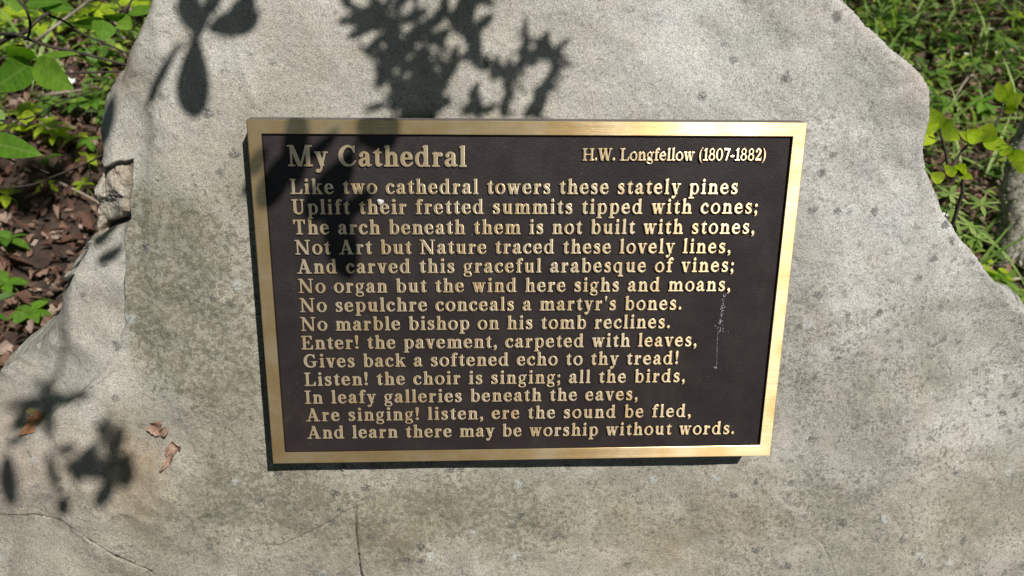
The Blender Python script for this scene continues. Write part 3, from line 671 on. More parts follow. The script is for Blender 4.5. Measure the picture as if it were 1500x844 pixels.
# stand-off studs between plate and stone
for sx in (-1, 1):
    for sy in (-1, 1):
        V = []; F = []
        for k in range(10):
            a = k*math.tau/10
            V += [(sx*.17+.006*math.cos(a), sy*.10+.006*math.sin(a), -.048), (sx*.17+.006*math.cos(a), sy*.10+.006*math.sin(a), TH+.001)]
        F = [(2*k, (2*k+2) % 20, (2*k+3) % 20, 2*k+1) for k in range(10)]
        link('mounting_stud', mesh('stud', V, F, M_DK), plaque)
LINES = [
 ("My Cathedral", (421.8, 243.2), (683, 244.2), 30.0),
 ("H.W. Longfellow (1807-1882)", (852.8, 235.2), (1121.3, 235.2), 17.3),
 ("Like two cathedral towers these stately pines", (425.3, 284.2), (1080.3, 284.3), 0),
 ("Uplift their fretted summits tipped with cones;", (427.7, 313.9), (1109.3, 312.9), 0),
 ("The arch beneath them is not built with stones,", (430.2, 343.5), (1105, 342.4), 0),
 ("Not Art but Nature traced these lovely lines,", (432.4, 372.8), (1070, 370.8), 0),
 ("And carved this graceful arabesque of vines;", (435.2, 400.8), (1074.4, 398.2), 0),
 ("No organ but the wind here sighs and moans,", (437.4, 429.3), (1069.5, 426.3), 0),
 ("No sepulchre conceals a martyr's bones.", (439.5, 457.2), (998, 453.8), 0),
 ("No marble bishop on his tomb reclines.", (440.8, 484.8), (981.1, 480.8), 0),
 ("Enter! the pavement, carpeted with leaves,", (441.6, 512.0), (1020.2, 507.2), 0),
 ("Gives back a softened echo to thy tread!", (445.2, 538.6), (993, 533.6), 0),
 ("Listen! the choir is singing; all the birds,", (446.2, 565.4), (1003, 559.6), 0),
 ("In leafy galleries beneath the eaves,", (446.7, 591.6), (933.8, 586), 0),
 ("Are singing! listen, ere the sound be fled,", (448.4, 617.4), (1011.6, 610.6), 0),
 ("And learn there may be worship without words.", (449.9, 642.8), (1075.2, 635.8), 0)]
CAP = .01235; LH = .0021
for txt, a, b, cappx in LINES:
    pa = on_plane(a[0], a[1], FZ+LH); pb = on_plane(b[0], b[1], FZ+LH)
    cap = CAP if not cappx else cappx/((b[0]-a[0])/np.linalg.norm(pb-pa))
    if cappx == 30.0: cap = .0168
    if cappx == 17.3: cap = .0099
    L = np.linalg.norm(pb-pa); ang = math.atan2(pb[1]-pa[1], pb[0]-pa[0])
    nat = 0; items = []; sp = .34
    first = glyph(txt[0])[1]; last = glyph(txt[-1])
    for ch in txt:
        if ch == ' ': nat += sp
        else: items.append((ch, nat, len(items))); nat += glyph(ch)[3]
    width = nat-(last[3]-last[2])-first
    # tracking so that the line ends where the casting ends
    gaps = sum(1.0 if ch != ' ' else .9 for ch in txt[:-1])
    tr = (L/cap-width)/gaps
    sxc = 1.0
    if tr < .02: sxc = (L/cap-.02*gaps)/width; tr = .02
    x = 0; ln = empty('text_line', (0, 0, 0)); ln.parent = plaque
    ln.location = (pa[0], pa[1], FZ)
    ln.rotation_euler = (0, 0, ang)
    ln['label'] = 'raised line of letters reading "'+txt+'"'
    nat = -first*sxc
    for ch in txt:
        if ch == ' ': nat += sp*sxc+tr*.9; continue
        g = glyph(ch); o = link('letter', g[0], ln)
        o.location = (nat*cap, (random.random()-.5)*.00012, 0); o.scale = (cap*sxc, cap, LH)
        nat += g[3]*sxc+tr

# ------------------------------------------------------------------ leaves and plants
def leaf_tpl(L=1.0, Wd=.4, n=5, fold=.12, droop=.25, serr=0.0, tip=.9, pw=.8):
    """unit leaf along +x: (verts, faces); three rows so that it folds along its midrib"""
    V = []; F = []
    for i in range(n+1):
        t = i/n; w = Wd*.5*math.sin(math.pi*min(1, t**tip*.98+.01))**pw
        if serr and 0 < i < n: w *= 1+(serr if i % 2 else -serr)
        z = -droop*t*t
        V += [(t*L, w, z+fold*w), (t*L, 0, z), (t*L, -w, z+fold*w)]
    for i in range(n):
        a = 3*i; F += [(a, a+3, a+4, a+1), (a+1, a+4, a+5, a+2)]
    return np.array(V), np.array(F)
def rot(az, pitch, roll):
    ca, sa = math.cos(az), math.sin(az); cp, sp = math.cos(pitch), math.sin(pitch); cr, sr = math.cos(roll), math.sin(roll)
    return np.array([[ca, -sa, 0], [sa, ca, 0], [0, 0, 1]]) @ np.array([[cp, 0, sp], [0, 1, 0], [-sp, 0, cp]]) @ np.array([[1, 0, 0], [0, cr, -sr], [0, sr, cr]])
class Bat:
    def __init__(s): s.V = []; s.F = []; s.c = 0
    def add(s, tpl, pos, az, pitch, roll, sc):
        v, f = tpl; s.V.append((v*sc) @ rot(az, pitch, roll).T+np.asarray(pos)); s.F.append(f+s.c); s.c += len(v)
    def build(s, name, mat, parent=None, loc=None):
        return link(name, mesh(name, np.concatenate(s.V), np.concatenate(s.F), mat), parent, loc)
def tube(pts, r0, r1, n=6, name='twig', mat=None, parent=None, wob=0):
    pts = [np.asarray(p, float) for p in pts]; V = []; F = []; m_ = len(pts); up = np.array([.13, .31, .94])
    for i, p in enumerate(pts):
        d = pts[min(i+1, m_-1)]-pts[max(i-1, 0)]; d /= np.linalg.norm(d)+1e-9
        a = np.cross(d, up); a /= np.linalg.norm(a)+1e-9; b = np.cross(d, a); r = r0+(r1-r0)*i/(m_-1)
        for k in range(n):
            q = r*(1+wob*random.uniform(-1, 1)); t = k*math.tau/n; V.append(p+a*q*math.cos(t)+b*q*math.sin(t))
    for i in range(m_-1):
        for k in range(n): F.append((i*n+k, i*n+(k+1) % n, (i+1)*n+(k+1) % n, (i+1)*n+k))
    return (np.array(V), np.array(F))
def spline(P, k=6):
    P = [np.asarray(p, float) for p in P]; P = [2*P[0]-P[1]]+P+[2*P[-1]-P[-2]]; o = []
    for i in range(1, len(P)-2):
        for s in np.linspace(0, 1, k+1)[:-1]:
            a, b, c, d = P[i-1:i+3]; o.append(.5*((2*b)+(c-a)*s+(2*a-5*b+4*c-d)*s*s+(3*b-a-3*c+d)*s**3))
    o.append(P[-2]); return o
def tube_obj(name, pts, r0, r1, mat, parent=None, n=6, wob=0, org=(0, 0, 0)):
    v, f = tube(pts, r0, r1, n, wob=wob); return link(name, mesh(name, v-np.asarray(org), f, mat), parent)
def leaf_mesh(name, V, f, mat, v):
    me = mesh(name, V, f, mat)
    q = me.attributes.new('lx', 'FLOAT', 'POINT'); q.data.foreach_set('value', (v[:, 0]+1).astype(np.float32))
    q = me.attributes.new('ly', 'FLOAT', 'POINT'); q.data.foreach_set('value', v[:, 1].astype(np.float32))
    return me
def leaf_obj(name, parent, tpl, pos, az, pitch, roll, sc, mat, org=(0, 0, 0)):
    v, f = tpl; return link(name, leaf_mesh(name, (v*sc) @ rot(az, pitch, roll).T+np.asarray(pos)-np.asarray(org), f, mat, v), parent)

# ------------------------------------------------------------------ ground
def gz(x, y):
    x = np.asarray(x, float); y = np.asarray(y, float)
    r = np.hypot(x, y)
    return fbm(x, y, .5, 3, 101)*.10*np.clip(r/2, 0, 1)+fbm(x, y, 3.5, 3, 102)*.025+.02*np.maximum(0, y-2)
def make_ground():
    ax = np.concatenate([np.linspace(-90, -6, 22)[:-1], np.linspace(-6, 6, 241), np.linspace(6, 90, 22)[1:]])
    ay = np.concatenate([np.linspace(-90, -4, 22)[:-1], np.linspace(-4, 8, 241), np.linspace(8, 90, 22)[1:]])
    U, V = np.meshgrid(ax, ay, indexing='ij'); Z = np.where(np.hypot(U, V) < 12, gz(U, V), np.clip(gz(U, V), -.2, 3))
    n = len(ay); i = np.arange((len(ax)-1)*(n-1)); a = (i//(n-1))*n+i % (n-1)
    F = np.stack([a, a+n, a+n+1, a+1], 1)
    o = link('ground', mesh('ground', np.stack([U.ravel(), V.ravel(), Z.ravel()], 1), F, M_SOIL)); tag(o, kind='structure')
make_ground()
rs = np.random.RandomState(5)
def view_ok(x, y): return True
def litter():
    tpls = [leaf_tpl(1, w, 4, f, d, se) for w, f, d, se in ((.55, .8, .3, 0), (.7, 1.1, -.45, .25), (.45, 1.8, .6, 0), (.6, -.9, .4, .3), (.35, .6, -.4, 0))]
    b = Bat()
    for k in range(60000):
        if k < 50000: x = rs.uniform(-3.2, 3.2); y = rs.uniform(.1, 4.2)
        else: x = rs.uniform(-5, 5); y = rs.uniform(-2.5, 7)
        L = rs.uniform(.012, .03)*(1+1.1*rs.rand()**3)
        b.add(tpls[rs.randint(5)], (x, y, float(gz(x, y))+rs.uniform(.002, .03)), rs.uniform(0, 6.28), rs.normal(0, .35), rs.normal(0, .5), L)
    o = b.build('leaf_litter', M_LIT); tag(o, 'brown fallen leaves covering the forest floor behind the boulder', 'leaf litter', kind='stuff')
litter()
def in_view(P, mx=60):
    P = (np.asarray(P, float)-P0) @ MW; q = P @ RP.T+TP
    if q[2] < .05: return False
    x = q[0]/q[2]*FPX+750; y = q[1]/q[2]*FPX+422
    return -mx < x < 1500+mx and -mx < y < 844+mx
def covers():
    herb = [leaf_tpl(1, .55, 3, .25, .3), leaf_tpl(1, .38, 3, .2, .4), leaf_tpl(1, .7, 3, .3, .2)]
    blade = leaf_tpl(1, .045, 5, .3, .55)
    hb = Bat(); gb = Bat(); n_h = 0
    for k in range(14000):
        x = rs.uniform(-4.5, 4.5); y = rs.uniform(.35, 6.5)
        d = float(fbm(x, y, 1.3, 3, 201)); 
        right = x > 0
        if right: p = .75+.9*d
        else: p = (.12 + .75*(1 if y > 1.75 else 0)+.9*d) if y > 1.35 else .05
        if rs.rand() > p: continue
        z = float(gz(x, y)); h = rs.uniform(.02, .14); n = rs.randint(3, 8); a0 = rs.uniform(0, 6.28); t = herb[rs.randint(3)]
        sz = rs.uniform(.018, .05)
        for j in range(n):
            hh = h*(.5+.5*j/n)
            hb.add(t, (x+rs.normal(0, .012), y+rs.normal(0, .012), z+hh), a0+j*2.4+rs.normal(0, .2), rs.normal(-.15, .35), rs.normal(0, .3), sz*rs.uniform(.7, 1.2))
    for k in range(15000):
        x = rs.uniform(.35, 4.2) if k < 12000 else rs.uniform(-4.5, -.3); y = rs.uniform(.3, 5.5) if k < 12000 else rs.uniform(2.0, 6)
        if rs.rand() > .45+.9*float(fbm(x, y, 1.8, 3, 301)): continue
        gb.add(blade, (x, y, float(gz(x, y))), rs.uniform(0, 6.28), rs.uniform(-1.45, -.5), rs.normal(0, .3), rs.uniform(.08, .28))
    tag(hb.build('ground_herbs', M_HERB), 'low leafy green herbs carpeting the forest floor', 'ground cover', kind='stuff')
    tag(gb.build('grass_tufts', M_GRASS), 'thin pale green grass blades behind the boulder', 'grass', kind='stuff')
covers()

# dead sticks lying on the floor
def stick(pts, r, label, mat, branch=None, grp='fallen sticks on the forest floor'):
    P = [np.array(at) for at in pts]; org = P[0].copy()
    o = tube_obj('fallen_stick', spline(P, 4), r, r*.5, mat, org=org, wob=.15); o.location = org
    tag(o, label, 'stick', grp)
def G(px, py, h=.01):
    p = on_ground(px, py, 0); p = on_ground(px, py, float(gz(p[0], p[1]))+h); return p
stick([G(88, 268, .02), G(125, 286, .03), G(160, 306, .02)], .004, 'pale bare stick on dead leaves left of the boulder', M_DRY)
stick([G(60, 140, .05), G(95, 135, .05), G(150, 128, .03)], .006, 'thin grey stick lying below the white flower', M_DRY)
stick([G(40, 72, .1), G(85, 35, .2), G(150, -12, .12)], .006, 'pale weathered stick slanting up near the top left corner', M_DRY)
stick([G(72, 56, .02), G(95, 30, .10), G(135, -5, .15)], .004, 'second thin pale stick leaning beside the weathered one', M_DRY)
stick([G(1320, 22, .03), G(1400, 24, .04), G(1510, 32, .02)], .010, 'dark straight stick across the top right corner', M_TWIG)
stick([G(1395, 148, .06), G(1425, 110, .1), G(1445, 165, .02)], .004, 'thin straw stalk bent over the grass at right', M_DRY)
stick([G(1455, 420, .02), G(1480, 410, .03), G(1520, 405, .02)], .006, 'short brown stick beside the base of the mossy trunk', M_DRY)

# ------------------------------------------------------------------ the shrub with dark branches at the left
def V3(px, py, z): return np.asarray(at_depth(px, py, z))
def aim_leaf(parent, base, tip, width, mat, name='leaf', fold=.25, droop=.12, roll=0, serr=0, org=(0, 0, 0), n=7):
    base = np.asarray(base, float); tip = np.asarray(tip, float); d = tip-base; L = np.linalg.norm(d); d /= L
    view = CAMW-base; view /= np.linalg.norm(view)
    up = np.cross(d, np.cross(view, d)); up /= np.linalg.norm(up)
    sd = np.cross(up, d); up2 = up*math.cos(roll)+sd*math.sin(roll); sd2 = np.cross(up2, d)
    v, f = leaf_tpl(1, width/L, n, fold, droop, serr); B = np.stack([d, sd2, up2], 0)
    return link(name, leaf_mesh(name, (v*L) @ B+base-np.asarray(org), f, mat, v), parent)
def shrub_left():
    org = np.array([-1.25, 1.15, 0.0]); sh = empty('spindly_shrub', org)
    tag(sh, 'spindly shrub with dark branches and broad green leaves left of the boulder', 'shrub')
    T = lambda nm, pts, r0, r1: tube_obj(nm, spline(pts, 5), r0*.62, r1*.62, M_TWIG, sh, org=org, wob=.1)
    T('trunk', [org+[0, 0, -.03], org+[.02, -.05, .25], V3(-60, 150, 1.30), V3(-25, 78, 1.25)], .011, .007)
    T('branch', [V3(-25, 78, 1.25), V3(10, 57, 1.22), V3(35, 48, 1.2), V3(55, 30, 1.2), V3(75, 12, 1.22), V3(82, -30, 1.25)], .0055, .003)
    T('branch', [V3(-25, 50, 1.25), V3(18, 50, 1.2), V3(38, 56, 1.18), V3(72, 68, 1.16), V3(110, 76, 1.16), V3(150, 86, 1.17), V3(192, 97, 1.18)], .0045, .003)
    T('branch', [V3(20, -8, 1.1), V3(38, 14, 1.1), V3(44, 34, 1.12), V3(42, 52, 1.15), V3(36, 58, 1.17)], .003, .003)
    T('branch', [V3(60, 8, 1.25), V3(72, 22, 1.24), V3(95, 32, 1.24), V3(122, 50, 1.25), V3(150, 62, 1.26), V3(195, 82, 1.27)], .0034, .002)
    T('branch', [V3(-10, 92, 1.2), V3(14, 80, 1.2), V3(24, 74, 1.2)], .004, .002)
    T('branch', [V3(38, 110, 1.3), V3(95, 108, 1.3), V3(140, 106, 1.3), V3(185, 105, 1.3)], .0034, .0028)
    T('branch', [V3(200, -12, 1.3), V3(186, 12, 1.3), V3(176, 28, 1.3), V3(196, 22, 1.3), V3(222, 23, 1.3)], .003, .002)
    T('branch', [V3(172, 4, 1.31), V3(180, 14, 1.3), V3(186, 17, 1.3)], .002, .002)
    T('branch', [V3(192, 42, 1.32), V3(205, 32, 1.3), V3(216, 20, 1.3)], .002, .0016)
    T('branch', [V3(-30, 276, 1.35), V3(40, 272, 1.35), V3(85, 256, 1.33), V3(130, 238, 1.31), V3(152, 226, 1.3)], .0032, .0022)
    T('branch', [V3(130, 240, 1.31), V3(132, 252, 1.32), V3(132, 262, 1.33)], .0018, .0012)
    T('branch', [V3(72, 254, 1.34), V3(54, 246, 1.34), V3(40, 236, 1.35)], .0015, .001)
    T('branch', [V3(0, 158, 1.3), V3(12, 166, 1.3), V3(14, 190, 1.3), V3(12, 205, 1.3)], .002, .0015)
    T('branch', [V3(-10, 176, 1.3), V3(20, 176, 1.3), V3(50, 170, 1.3), V3(90, 148, 1.32), V3(120, 138, 1.33), V3(150, 132, 1.34)], .002, .0014)
    # broad leaves of the nearest sprig
    node = V3(48, 90, .98)
    T('stalk', [V3(48, 90, .98), V3(42, 100, 1.0), V3(20, 112, 1.1), V3(-30, 120, 1.2)], .0016, .002)
    T('stalk', [V3(22, 238, .95), V3(-10, 220, .97), V3(-60, 190, 1.1)], .0015, .002)
    A = lambda a, za, b, zb, w, mat=M_LEAF, **k: aim_leaf(sh, V3(*a, za), V3(*b, zb), w, mat, org=org, **k)
    A((48, 88), .98, (6, 60), .92, .024, droop=-.1, roll=.5)
    A((48, 90), .98, (108, 72), .96, .013, roll=1.0)
    A((46, 91), .98, (-2, 128), .90, .034, roll=.2)
    A((49, 92), .98, (92, 124), .92, .033, roll=-.3)
    A((-30, 205), .96, (48, 222), .92, .028, roll=.15)
    A((60, 5), 1.22, (103, 10), 1.2, .022, roll=.4); A((38, 6), 1.22, (85, -2), 1.2, .03, roll=.9); A((36, 10), 1.22, (10, 2), 1.2, .02)
    A((152, 28), 1.28, (108, 38), 1.25, .026, roll=.9); A((152, 30), 1.28, (150, 56), 1.26, .034, roll=.2); A((190, 22), 1.3, (150, 27), 1.28, .02, roll=1.0)
    A((188, 20), 1.3, (225, 12), 1.28, .02, roll=.8); A((176, 28), 1.3, (190, 40), 1.28, .026)
    A((52, 170), 1.3, (30, 170), 1.3, .018, M_LIME); A((0, 160), 1.3, (2, 182), 1.3, .012)
    for a, b in (((120, 262), (135, 250)),): pass
shrub_left()

def seedling(px, py, h, nleaf, L, mat, label, nm='seedling', cat='seedling', grp='young plants on the forest floor', wd=.5, ztop=None, pitch=-.15):
    """a stem rooted in the ground under the point where the photo shows its crown of leaves"""
    g = G(px, py, h); base = np.array([g[0]+.01, g[1]+.005, float(gz(g[0], g[1]))-.005]); o = empty(nm, base)
    tag(o, label, cat, grp)
    tube_obj('stem', spline([base, base+[.004, .002, h*.5], g], 3), .0016, .001, M_GRASS, o, org=base, n=5)
    a0 = random.uniform(0, 6.28); tp = leaf_tpl(1, wd, 5, .25, .22)
    for j in range(nleaf):
        leaf_obj('leaf', o, tp, g, a0+j*math.tau/nleaf+random.uniform(-.3, .3), pitch+random.uniform(-.3, .3), random.uniform(-.3, .3), L*random.uniform(.8, 1.15), mat, org=base)
    return o
S = [
 (70, 182, .10, 6, .065, M_LIME, 'bright lime seedling above the brown leaves left of the boulder'),
 (82, 196, .06, 5, .05, M_LIME, 'small lime seedling just below the brighter lime one'),
 (30, 166, .12, 5, .06, M_LIME, 'pale pointed-leaf seedling at left under the dark branches'),
 (42, 165, .11, 4, .05, M_LIME, 'thin pale seedling beside the pointed-leaf one at left'),
 (18, 186, .07, 5, .05, M_LIME, 'yellow-green seedling near the left edge'),
 (115, 200, .05, 4, .045, M_LIME, 'small round-leaf seedling close to the boulder at left'),
 (128, 206, .05, 5, .04, M_LEAF, 'mid green seedling touching the left rim of the boulder'),
 (68, 232, .04, 4, .035, M_LEAF, 'tiny green seedling on bare brown leaves'),
 (69, 270, .03, 4, .035, M_LIME, 'tiny bright seedling under the long dark twig'),
 (121, 270, .03, 4, .03, M_LIME, 'tiny bright seedling between twig and boulder'),
 (10, 286, .03, 5, .045, M_LIME, 'round bright seedling at the left edge among dead leaves'),
 (8, 414, .04, 6, .045, M_LEAF, 'dark green low plant at the left edge in shade'),
 (45, 455, .03, 7, .05, M_LEAF, 'ferny dark green plant near the left shoulder of the boulder'),
 (12, 350, .03, 6, .05, M_LEAF, 'shaded green sprout at left above the dark plant'),
 (120, 152, .09, 7, .06, M_LEAF, 'bushy green plant against the upper left rim of the boulder'),
 (135, 145, .10, 7, .055, M_LEAF, 'leafy green plant half hidden behind the boulder'),
 (100, 150, .08, 6, .05, M_HERB, 'soft green plant between the flower and the boulder'),
 (128, 232, .04, 4, .04, M_LIME, 'pale sprout tucked against the notch of the boulder'),
]
S += [
 (22, 22, .10, 6, .085, M_LIME, 'yellow-green plant in the upper left corner'),
 (58, 42, .08, 6, .075, M_LIME, 'yellow-green plant between the dark branches at upper left'),
 (150, 12, .10, 6, .085, M_LIME, 'sunny pale plant at the top beside the stone'),
 (200, 8, .10, 6, .08, M_LIME, 'sunny pale plant touching the stone rim at the top'),
 (112, 28, .08, 6, .08, M_LIME, 'bright plant behind the crossing twigs at the top'),
 (8, 70, .07, 5, .07, M_LIME, 'bright plant at the left edge behind the broad leaves'),
 (130, 72, .06, 5, .06, M_LEAF, 'mid green plant below the crossing twigs'),
]
for s_ in S: seedling(*s_)

def white_flower(px, py, h, r, label, n=6, grp='white wild flowers'):
    g = G(px, py, h); base = np.array([g[0], g[1], float(gz(g[0], g[1]))]); o = empty('white_flower', base); tag(o, label, 'flower', grp)
    tube_obj('stem', spline([base, base+[.003, 0, h*.5], g], 3), .001, .0008, M_GRASS, o, org=base, n=5)
    tp = leaf_tpl(1, .75, 4, .2, .1)
    for j in range(n): leaf_obj('petal', o, tp, g, j*math.tau/n, -.7, 0, r, M_PETAL, org=base)
white_flower(101, 127, .12, .030, 'larger white flower under the broad green leaves at left', 7)
white_flower(1376, 311, .10, .012, 'tiny white flower touching the right rim of the boulder')
white_flower(1384, 317, .09, .011, 'tiny white flower a little lower and right of its twin')
white_flower(1451, 45, .08, .014, 'tiny white flower in the grass near the top right corner')
white_flower(1416, 82, .08, .014, 'tiny white flower half hidden in the grass at right')

# ------------------------------------------------------------------ plants at the right
def lime_sprig():
    org = np.array([.62, .42, 0.0]); org[2] = float(gz(org[0], org[1])); sh = empty('lime_sapling', org)
    tag(sh, 'young sapling with glowing yellow-green leaves beside the right rim of the boulder', 'sapling')
    T = lambda pts, r0, r1: tube_obj('branch', spline(pts, 5), r0, r1, M_TWIG, sh, org=org)
    T([org, V3(1395, 330, 1.12), V3(1388, 240, 1.08), V3(1376, 190, 1.05)], .003, .0015)
    T([V3(1390, 250, 1.09), V3(1415, 215, 1.09), V3(1440, 205, 1.08), V3(1480, 212, 1.09)], .002, .0012)
    T([V3(1392, 262, 1.09), V3(1400, 256, 1.08), V3(1408, 253, 1.08)], .0015, .001)
    T([V3(1440, 205, 1.08), V3(1462, 175, 1.10), V3(1470, 150, 1.12)], .0015, .001)
    A = lambda a, b, w, z=1.07, mat=M_LIME, **k: aim_leaf(sh, V3(*a, z), V3(*b, z-.02), w, mat, org=org, **k)
    A((1372, 192), (1362, 160), .028); A((1372, 190), (1352, 188), .022, roll=.4); A((1376, 186), (1404, 204), .020)
    A((1376, 184), (1395, 178), .012, roll=.6); A((1366, 196), (1350, 210), .02)
    A((1440, 208), (1452, 182), .026); A((1436, 207), (1420, 192), .02); A((1440, 209), (1476, 214), .020, roll=.5); A((1438, 206), (1408, 196), .014, roll=.3)
    A((1478, 226), (1500, 232), .018, roll=.2); A((1478, 226), (1468, 214), .016); A((1482, 240), (1515, 232), .03)
    A((1404, 252), (1412, 242), .018, 1.08); A((1404, 256), (1424, 260), .012, 1.08, roll=.6); A((1400, 258), (1386, 244), .012, 1.08); A((1382, 264), (1366, 256), .016, 1.08)
    A((1470, 150), (1462, 122), .016, 1.12); A((1470, 152), (1498, 140), .022, 1.12); A((1472, 156), (1488, 162), .016, 1.12); A((1470, 150), (1480, 120), .016, 1.12)
lime_sprig()
def bedstraw(px, py, bx, by, label, z=1.2, L=.03):
    top = V3(px, py, z); base = np.array([top[0]+.01, top[1]+.06, 0.0]); base[2] = float(gz(base[0], base[1])); o = empty('whorled_herb', base)
    tag(o, label, 'herb', 'slender whorled herbs at the right rim')
    P = spline([base, (base+top)/2+[.01, .01, .01], top], 6); tube_obj('stem', P, .0013, .0009, M_GRASS, o, org=base, n=5)
    tp = leaf_tpl(1, .24, 4, .2, .15)
    for w in range(3):
        c = P[-1-w*3]
        for j in range(7): leaf_obj('leaf', o, tp, c, j*math.tau/7+w, random.uniform(-.3, .05), 0, L*random.uniform(.8, 1.1), M_GRASS, org=base)
bedstraw(1392, 285, 0, 0, 'slender herb with a star of narrow leaves close to the stone rim', 1.12)
bedstraw(1388, 308, 0, 0, 'lower slender herb just under the first star of narrow leaves', 1.16, .026)
bedstraw(1420, 332, 0, 0, 'slender whorled herb growing midway between stone and trunk', 1.2)
bedstraw(1437, 300, 0, 0, 'tall thin whorled herb next to the mossy trunk', 1.22, .026)
bedstraw(1432, 350, 0, 0, 'short whorled herb low in the dark gap by the trunk', 1.2, .026)
R_ = [
 (1310, 28, .10, 6, .07, M_LEAF, 'dark green plant behind the top right slope of the boulder'),
 (1284, 36, .10, 3, .06, M_LIME, 'single pale leaf plant above the sloping right rim'),
 (1345, 130, .09, 5, .07, M_LEAF, 'blue-green broad plant right of the pink-stained rim'),
 (1372, 108, .09, 6, .06, M_HERB, 'mid green clump in the grass at right'),
 (1385, 150, .08, 6, .06, M_LEAF, 'broad green plant above the glowing sapling'),
 (1430, 95, .10, 6, .06, M_HERB, 'soft green herb among grass right of the boulder'),
 (1470, 60, .12, 6, .065, M_HERB, 'leafy green herb near the right edge'),
 (1492, 25, .10, 5, .06, M_LIME, 'yellow-green herb in the top right corner'),
 (1480, 190, .07, 5, .05, M_LEAF, 'grey-green herb beside the dark trunk'),
 (1440, 150, .08, 6, .06, M_LEAF, 'spreading green herb over pale straw'),
 (1400, 60, .10, 6, .06, M_LEAF, 'shaded green herb below the dark stick'),
 (1340, 60, .09, 6, .055, M_HERB, 'low green herb behind the sloping rim'),
 (1460, 405, .04, 5, .05, M_LIME, 'bright sprout at the foot of the mossy trunk'),
 (1440, 395, .05, 4, .055, M_LIME, 'yellow-green sprout against the lower right rim'),
 (1466, 425, .03, 5, .06, M_LEAF, 'dark round-leaf plant low at the right rim'),
 (1494, 430, .04, 6, .045, M_HERB, 'fine green plant at the right edge below the trunk'),
 (1496, 300, .08, 5, .05, M_LEAF, 'green ivy-like plant on the right edge by the trunk'),
]
for s_ in R_: seedling(*s_)
def trunk_right():
    base = G(1468, 392, -.03)
    def at_y(px, py, y): d = MW @ ray(px, py); return CAMW+d*((y-CAMW[1])/d[1])
    p1 = at_y(1490, 260, base[1]+.02); top = at_y(1530, 150, base[1]+.06); o = empty('small_tree', base)
    tag(o, 'small leaning grey mossy tree trunk at the right edge', 'tree')
    P = spline([base, (base+p1)/2+[.012, 0, 0], p1, top, top+[.14, .1, .5], top+[.3, .25, 1.6]], 8)
    tube_obj('trunk', P, .040, .018, M_BARK, o, n=18, wob=.10, org=base)
    b = Bat(); tp = leaf_tpl(1, .45, 3, .2, .3)
    for k in range(500):
        c = P[-1]+rs.normal(0, 1, 3)*[.45, .45, .25]; b.add(tp, c-base, rs.uniform(0, 6.28), rs.normal(0, .5), rs.normal(0, .5), rs.uniform(.05, .09))
    b.build('crown', M_LEAF, o)
    m_ = Bat(); tp = leaf_tpl(1, .8, 2, .3, .3)
    for k in range(600):
        q = P[rs.randint(0, 22)]; a = rs.uniform(0, 6.28); r = .035
        if rs.rand() < .5: continue
        m_.add(tp, q+np.array([math.cos(a)*r, math.sin(a)*r, rs.uniform(-.02, .02)])-base, a, rs.normal(0, .6), 0, .007)
    q = m_.build('moss', M_MOSS, o); q['kind'] = 'stuff'
trunk_right()

# ------------------------------------------------------------------ trees around the clearing (they dapple the floor and screen the sky)
def hits_rock(P):
    for h in (0.0, .35, .7, 1.1, 1.3):
        k = (P[2]-h)/SUNW[2]
        if k < 0: continue
        q = P-SUNW*k
        if abs(q[0]) < .95 and -.5 < q[1] < .45: return True
        if .5 < q[0] < 1.7 and -.5 < q[1] < 1.2: return True
    return False
def tree(x, y, cx, cy, cz, rx, ry, rz, n, sz, label, r=.09):
    base = np.array([x, y, float(gz(x, y))-.05]); o = empty('broadleaf_tree', base); tag(o, label, 'tree', 'trees around the clearing')
    c = np.array([cx, cy, cz])
    P = spline([base, base+(c-base)*[.1, .1, .4], base+(c-base)*[.6, .6, .85], c+[0, 0, rz*.6]], 5)
    tube_obj('trunk', P, r, r*.2, M_BARK, o, n=10, wob=.08, org=base)
    b = Bat(); tp = leaf_tpl(1, .6, 2, .25, .25); K = max(10, n//24)
    for q in range(K):
        a = rs.uniform(0, 6.28); rr = math.sqrt(rs.rand()); s = c+[rr*rx*math.cos(a), rr*ry*math.sin(a), rz*rs.uniform(-1, 1)*(1-rr*.6)]
        for j in range(24):
            p = s+rs.normal(0, 1, 3)*[.17, .17, .09]
            if hits_rock(p) or in_view(p): continue
            b.add(tp, p-base, rs.uniform(0, 6.28), rs.normal(0, .5), rs.normal(0, .5), sz*rs.uniform(.7, 1.2))
    b.build('crown', M_LEAF, o)
    for q in range(4):
        a = q*1.6+x; e = c+[rx*.6*math.cos(a), ry*.6*math.sin(a), rs.uniform(-.2, .3)*rz]
        if not in_view(e): tube_obj('limb', spline([P[len(P)//2], (P[len(P)//2]+e)/2+[0, 0, .15], e], 4), r*.35, r*.08, M_BARK, o, org=base)
tree(-1.9, -1.2, -.9, .1, 3.2, 1.5, 1.6, .4, 850, .10, 'slim tree whose crown dapples the floor left of the boulder', .05)
tree(3.6, -.9, 3.9, .9, 3.2, 1.5, 1.7, .4, 520, .10, 'slim tree whose crown dapples the grass right of the boulder', .05)
RING = ['forest tree '+q+' of the clearing, outside the picture' for q in ('behind the left side', 'straight behind the stone', 'behind the right side', 'on the near left side', 'on the near right side', 'at the front left corner', 'at the very front', 'at the front right corner', 'far behind the middle', 'far out on the right side', 'far out on the left side', 'far out at the front left')]
tree(-2.8, -3.4, -2.0, -2.6, 4.2, 2.4, 2.2, .9, 3600, .28, 'unseen tree added to dim the sky, wide low crown at left behind the viewer', .10)  # added to screen off sky light; crown left open along the sun's path
tree(2.8, -4.6, 1.6, -4.2, 4.6, 2.6, 2.2, .9, 3600, .28, 'unseen tree added to dim the sky, wide low crown at right behind the viewer', .10)  # second added tree, likewise there to darken the ambient light
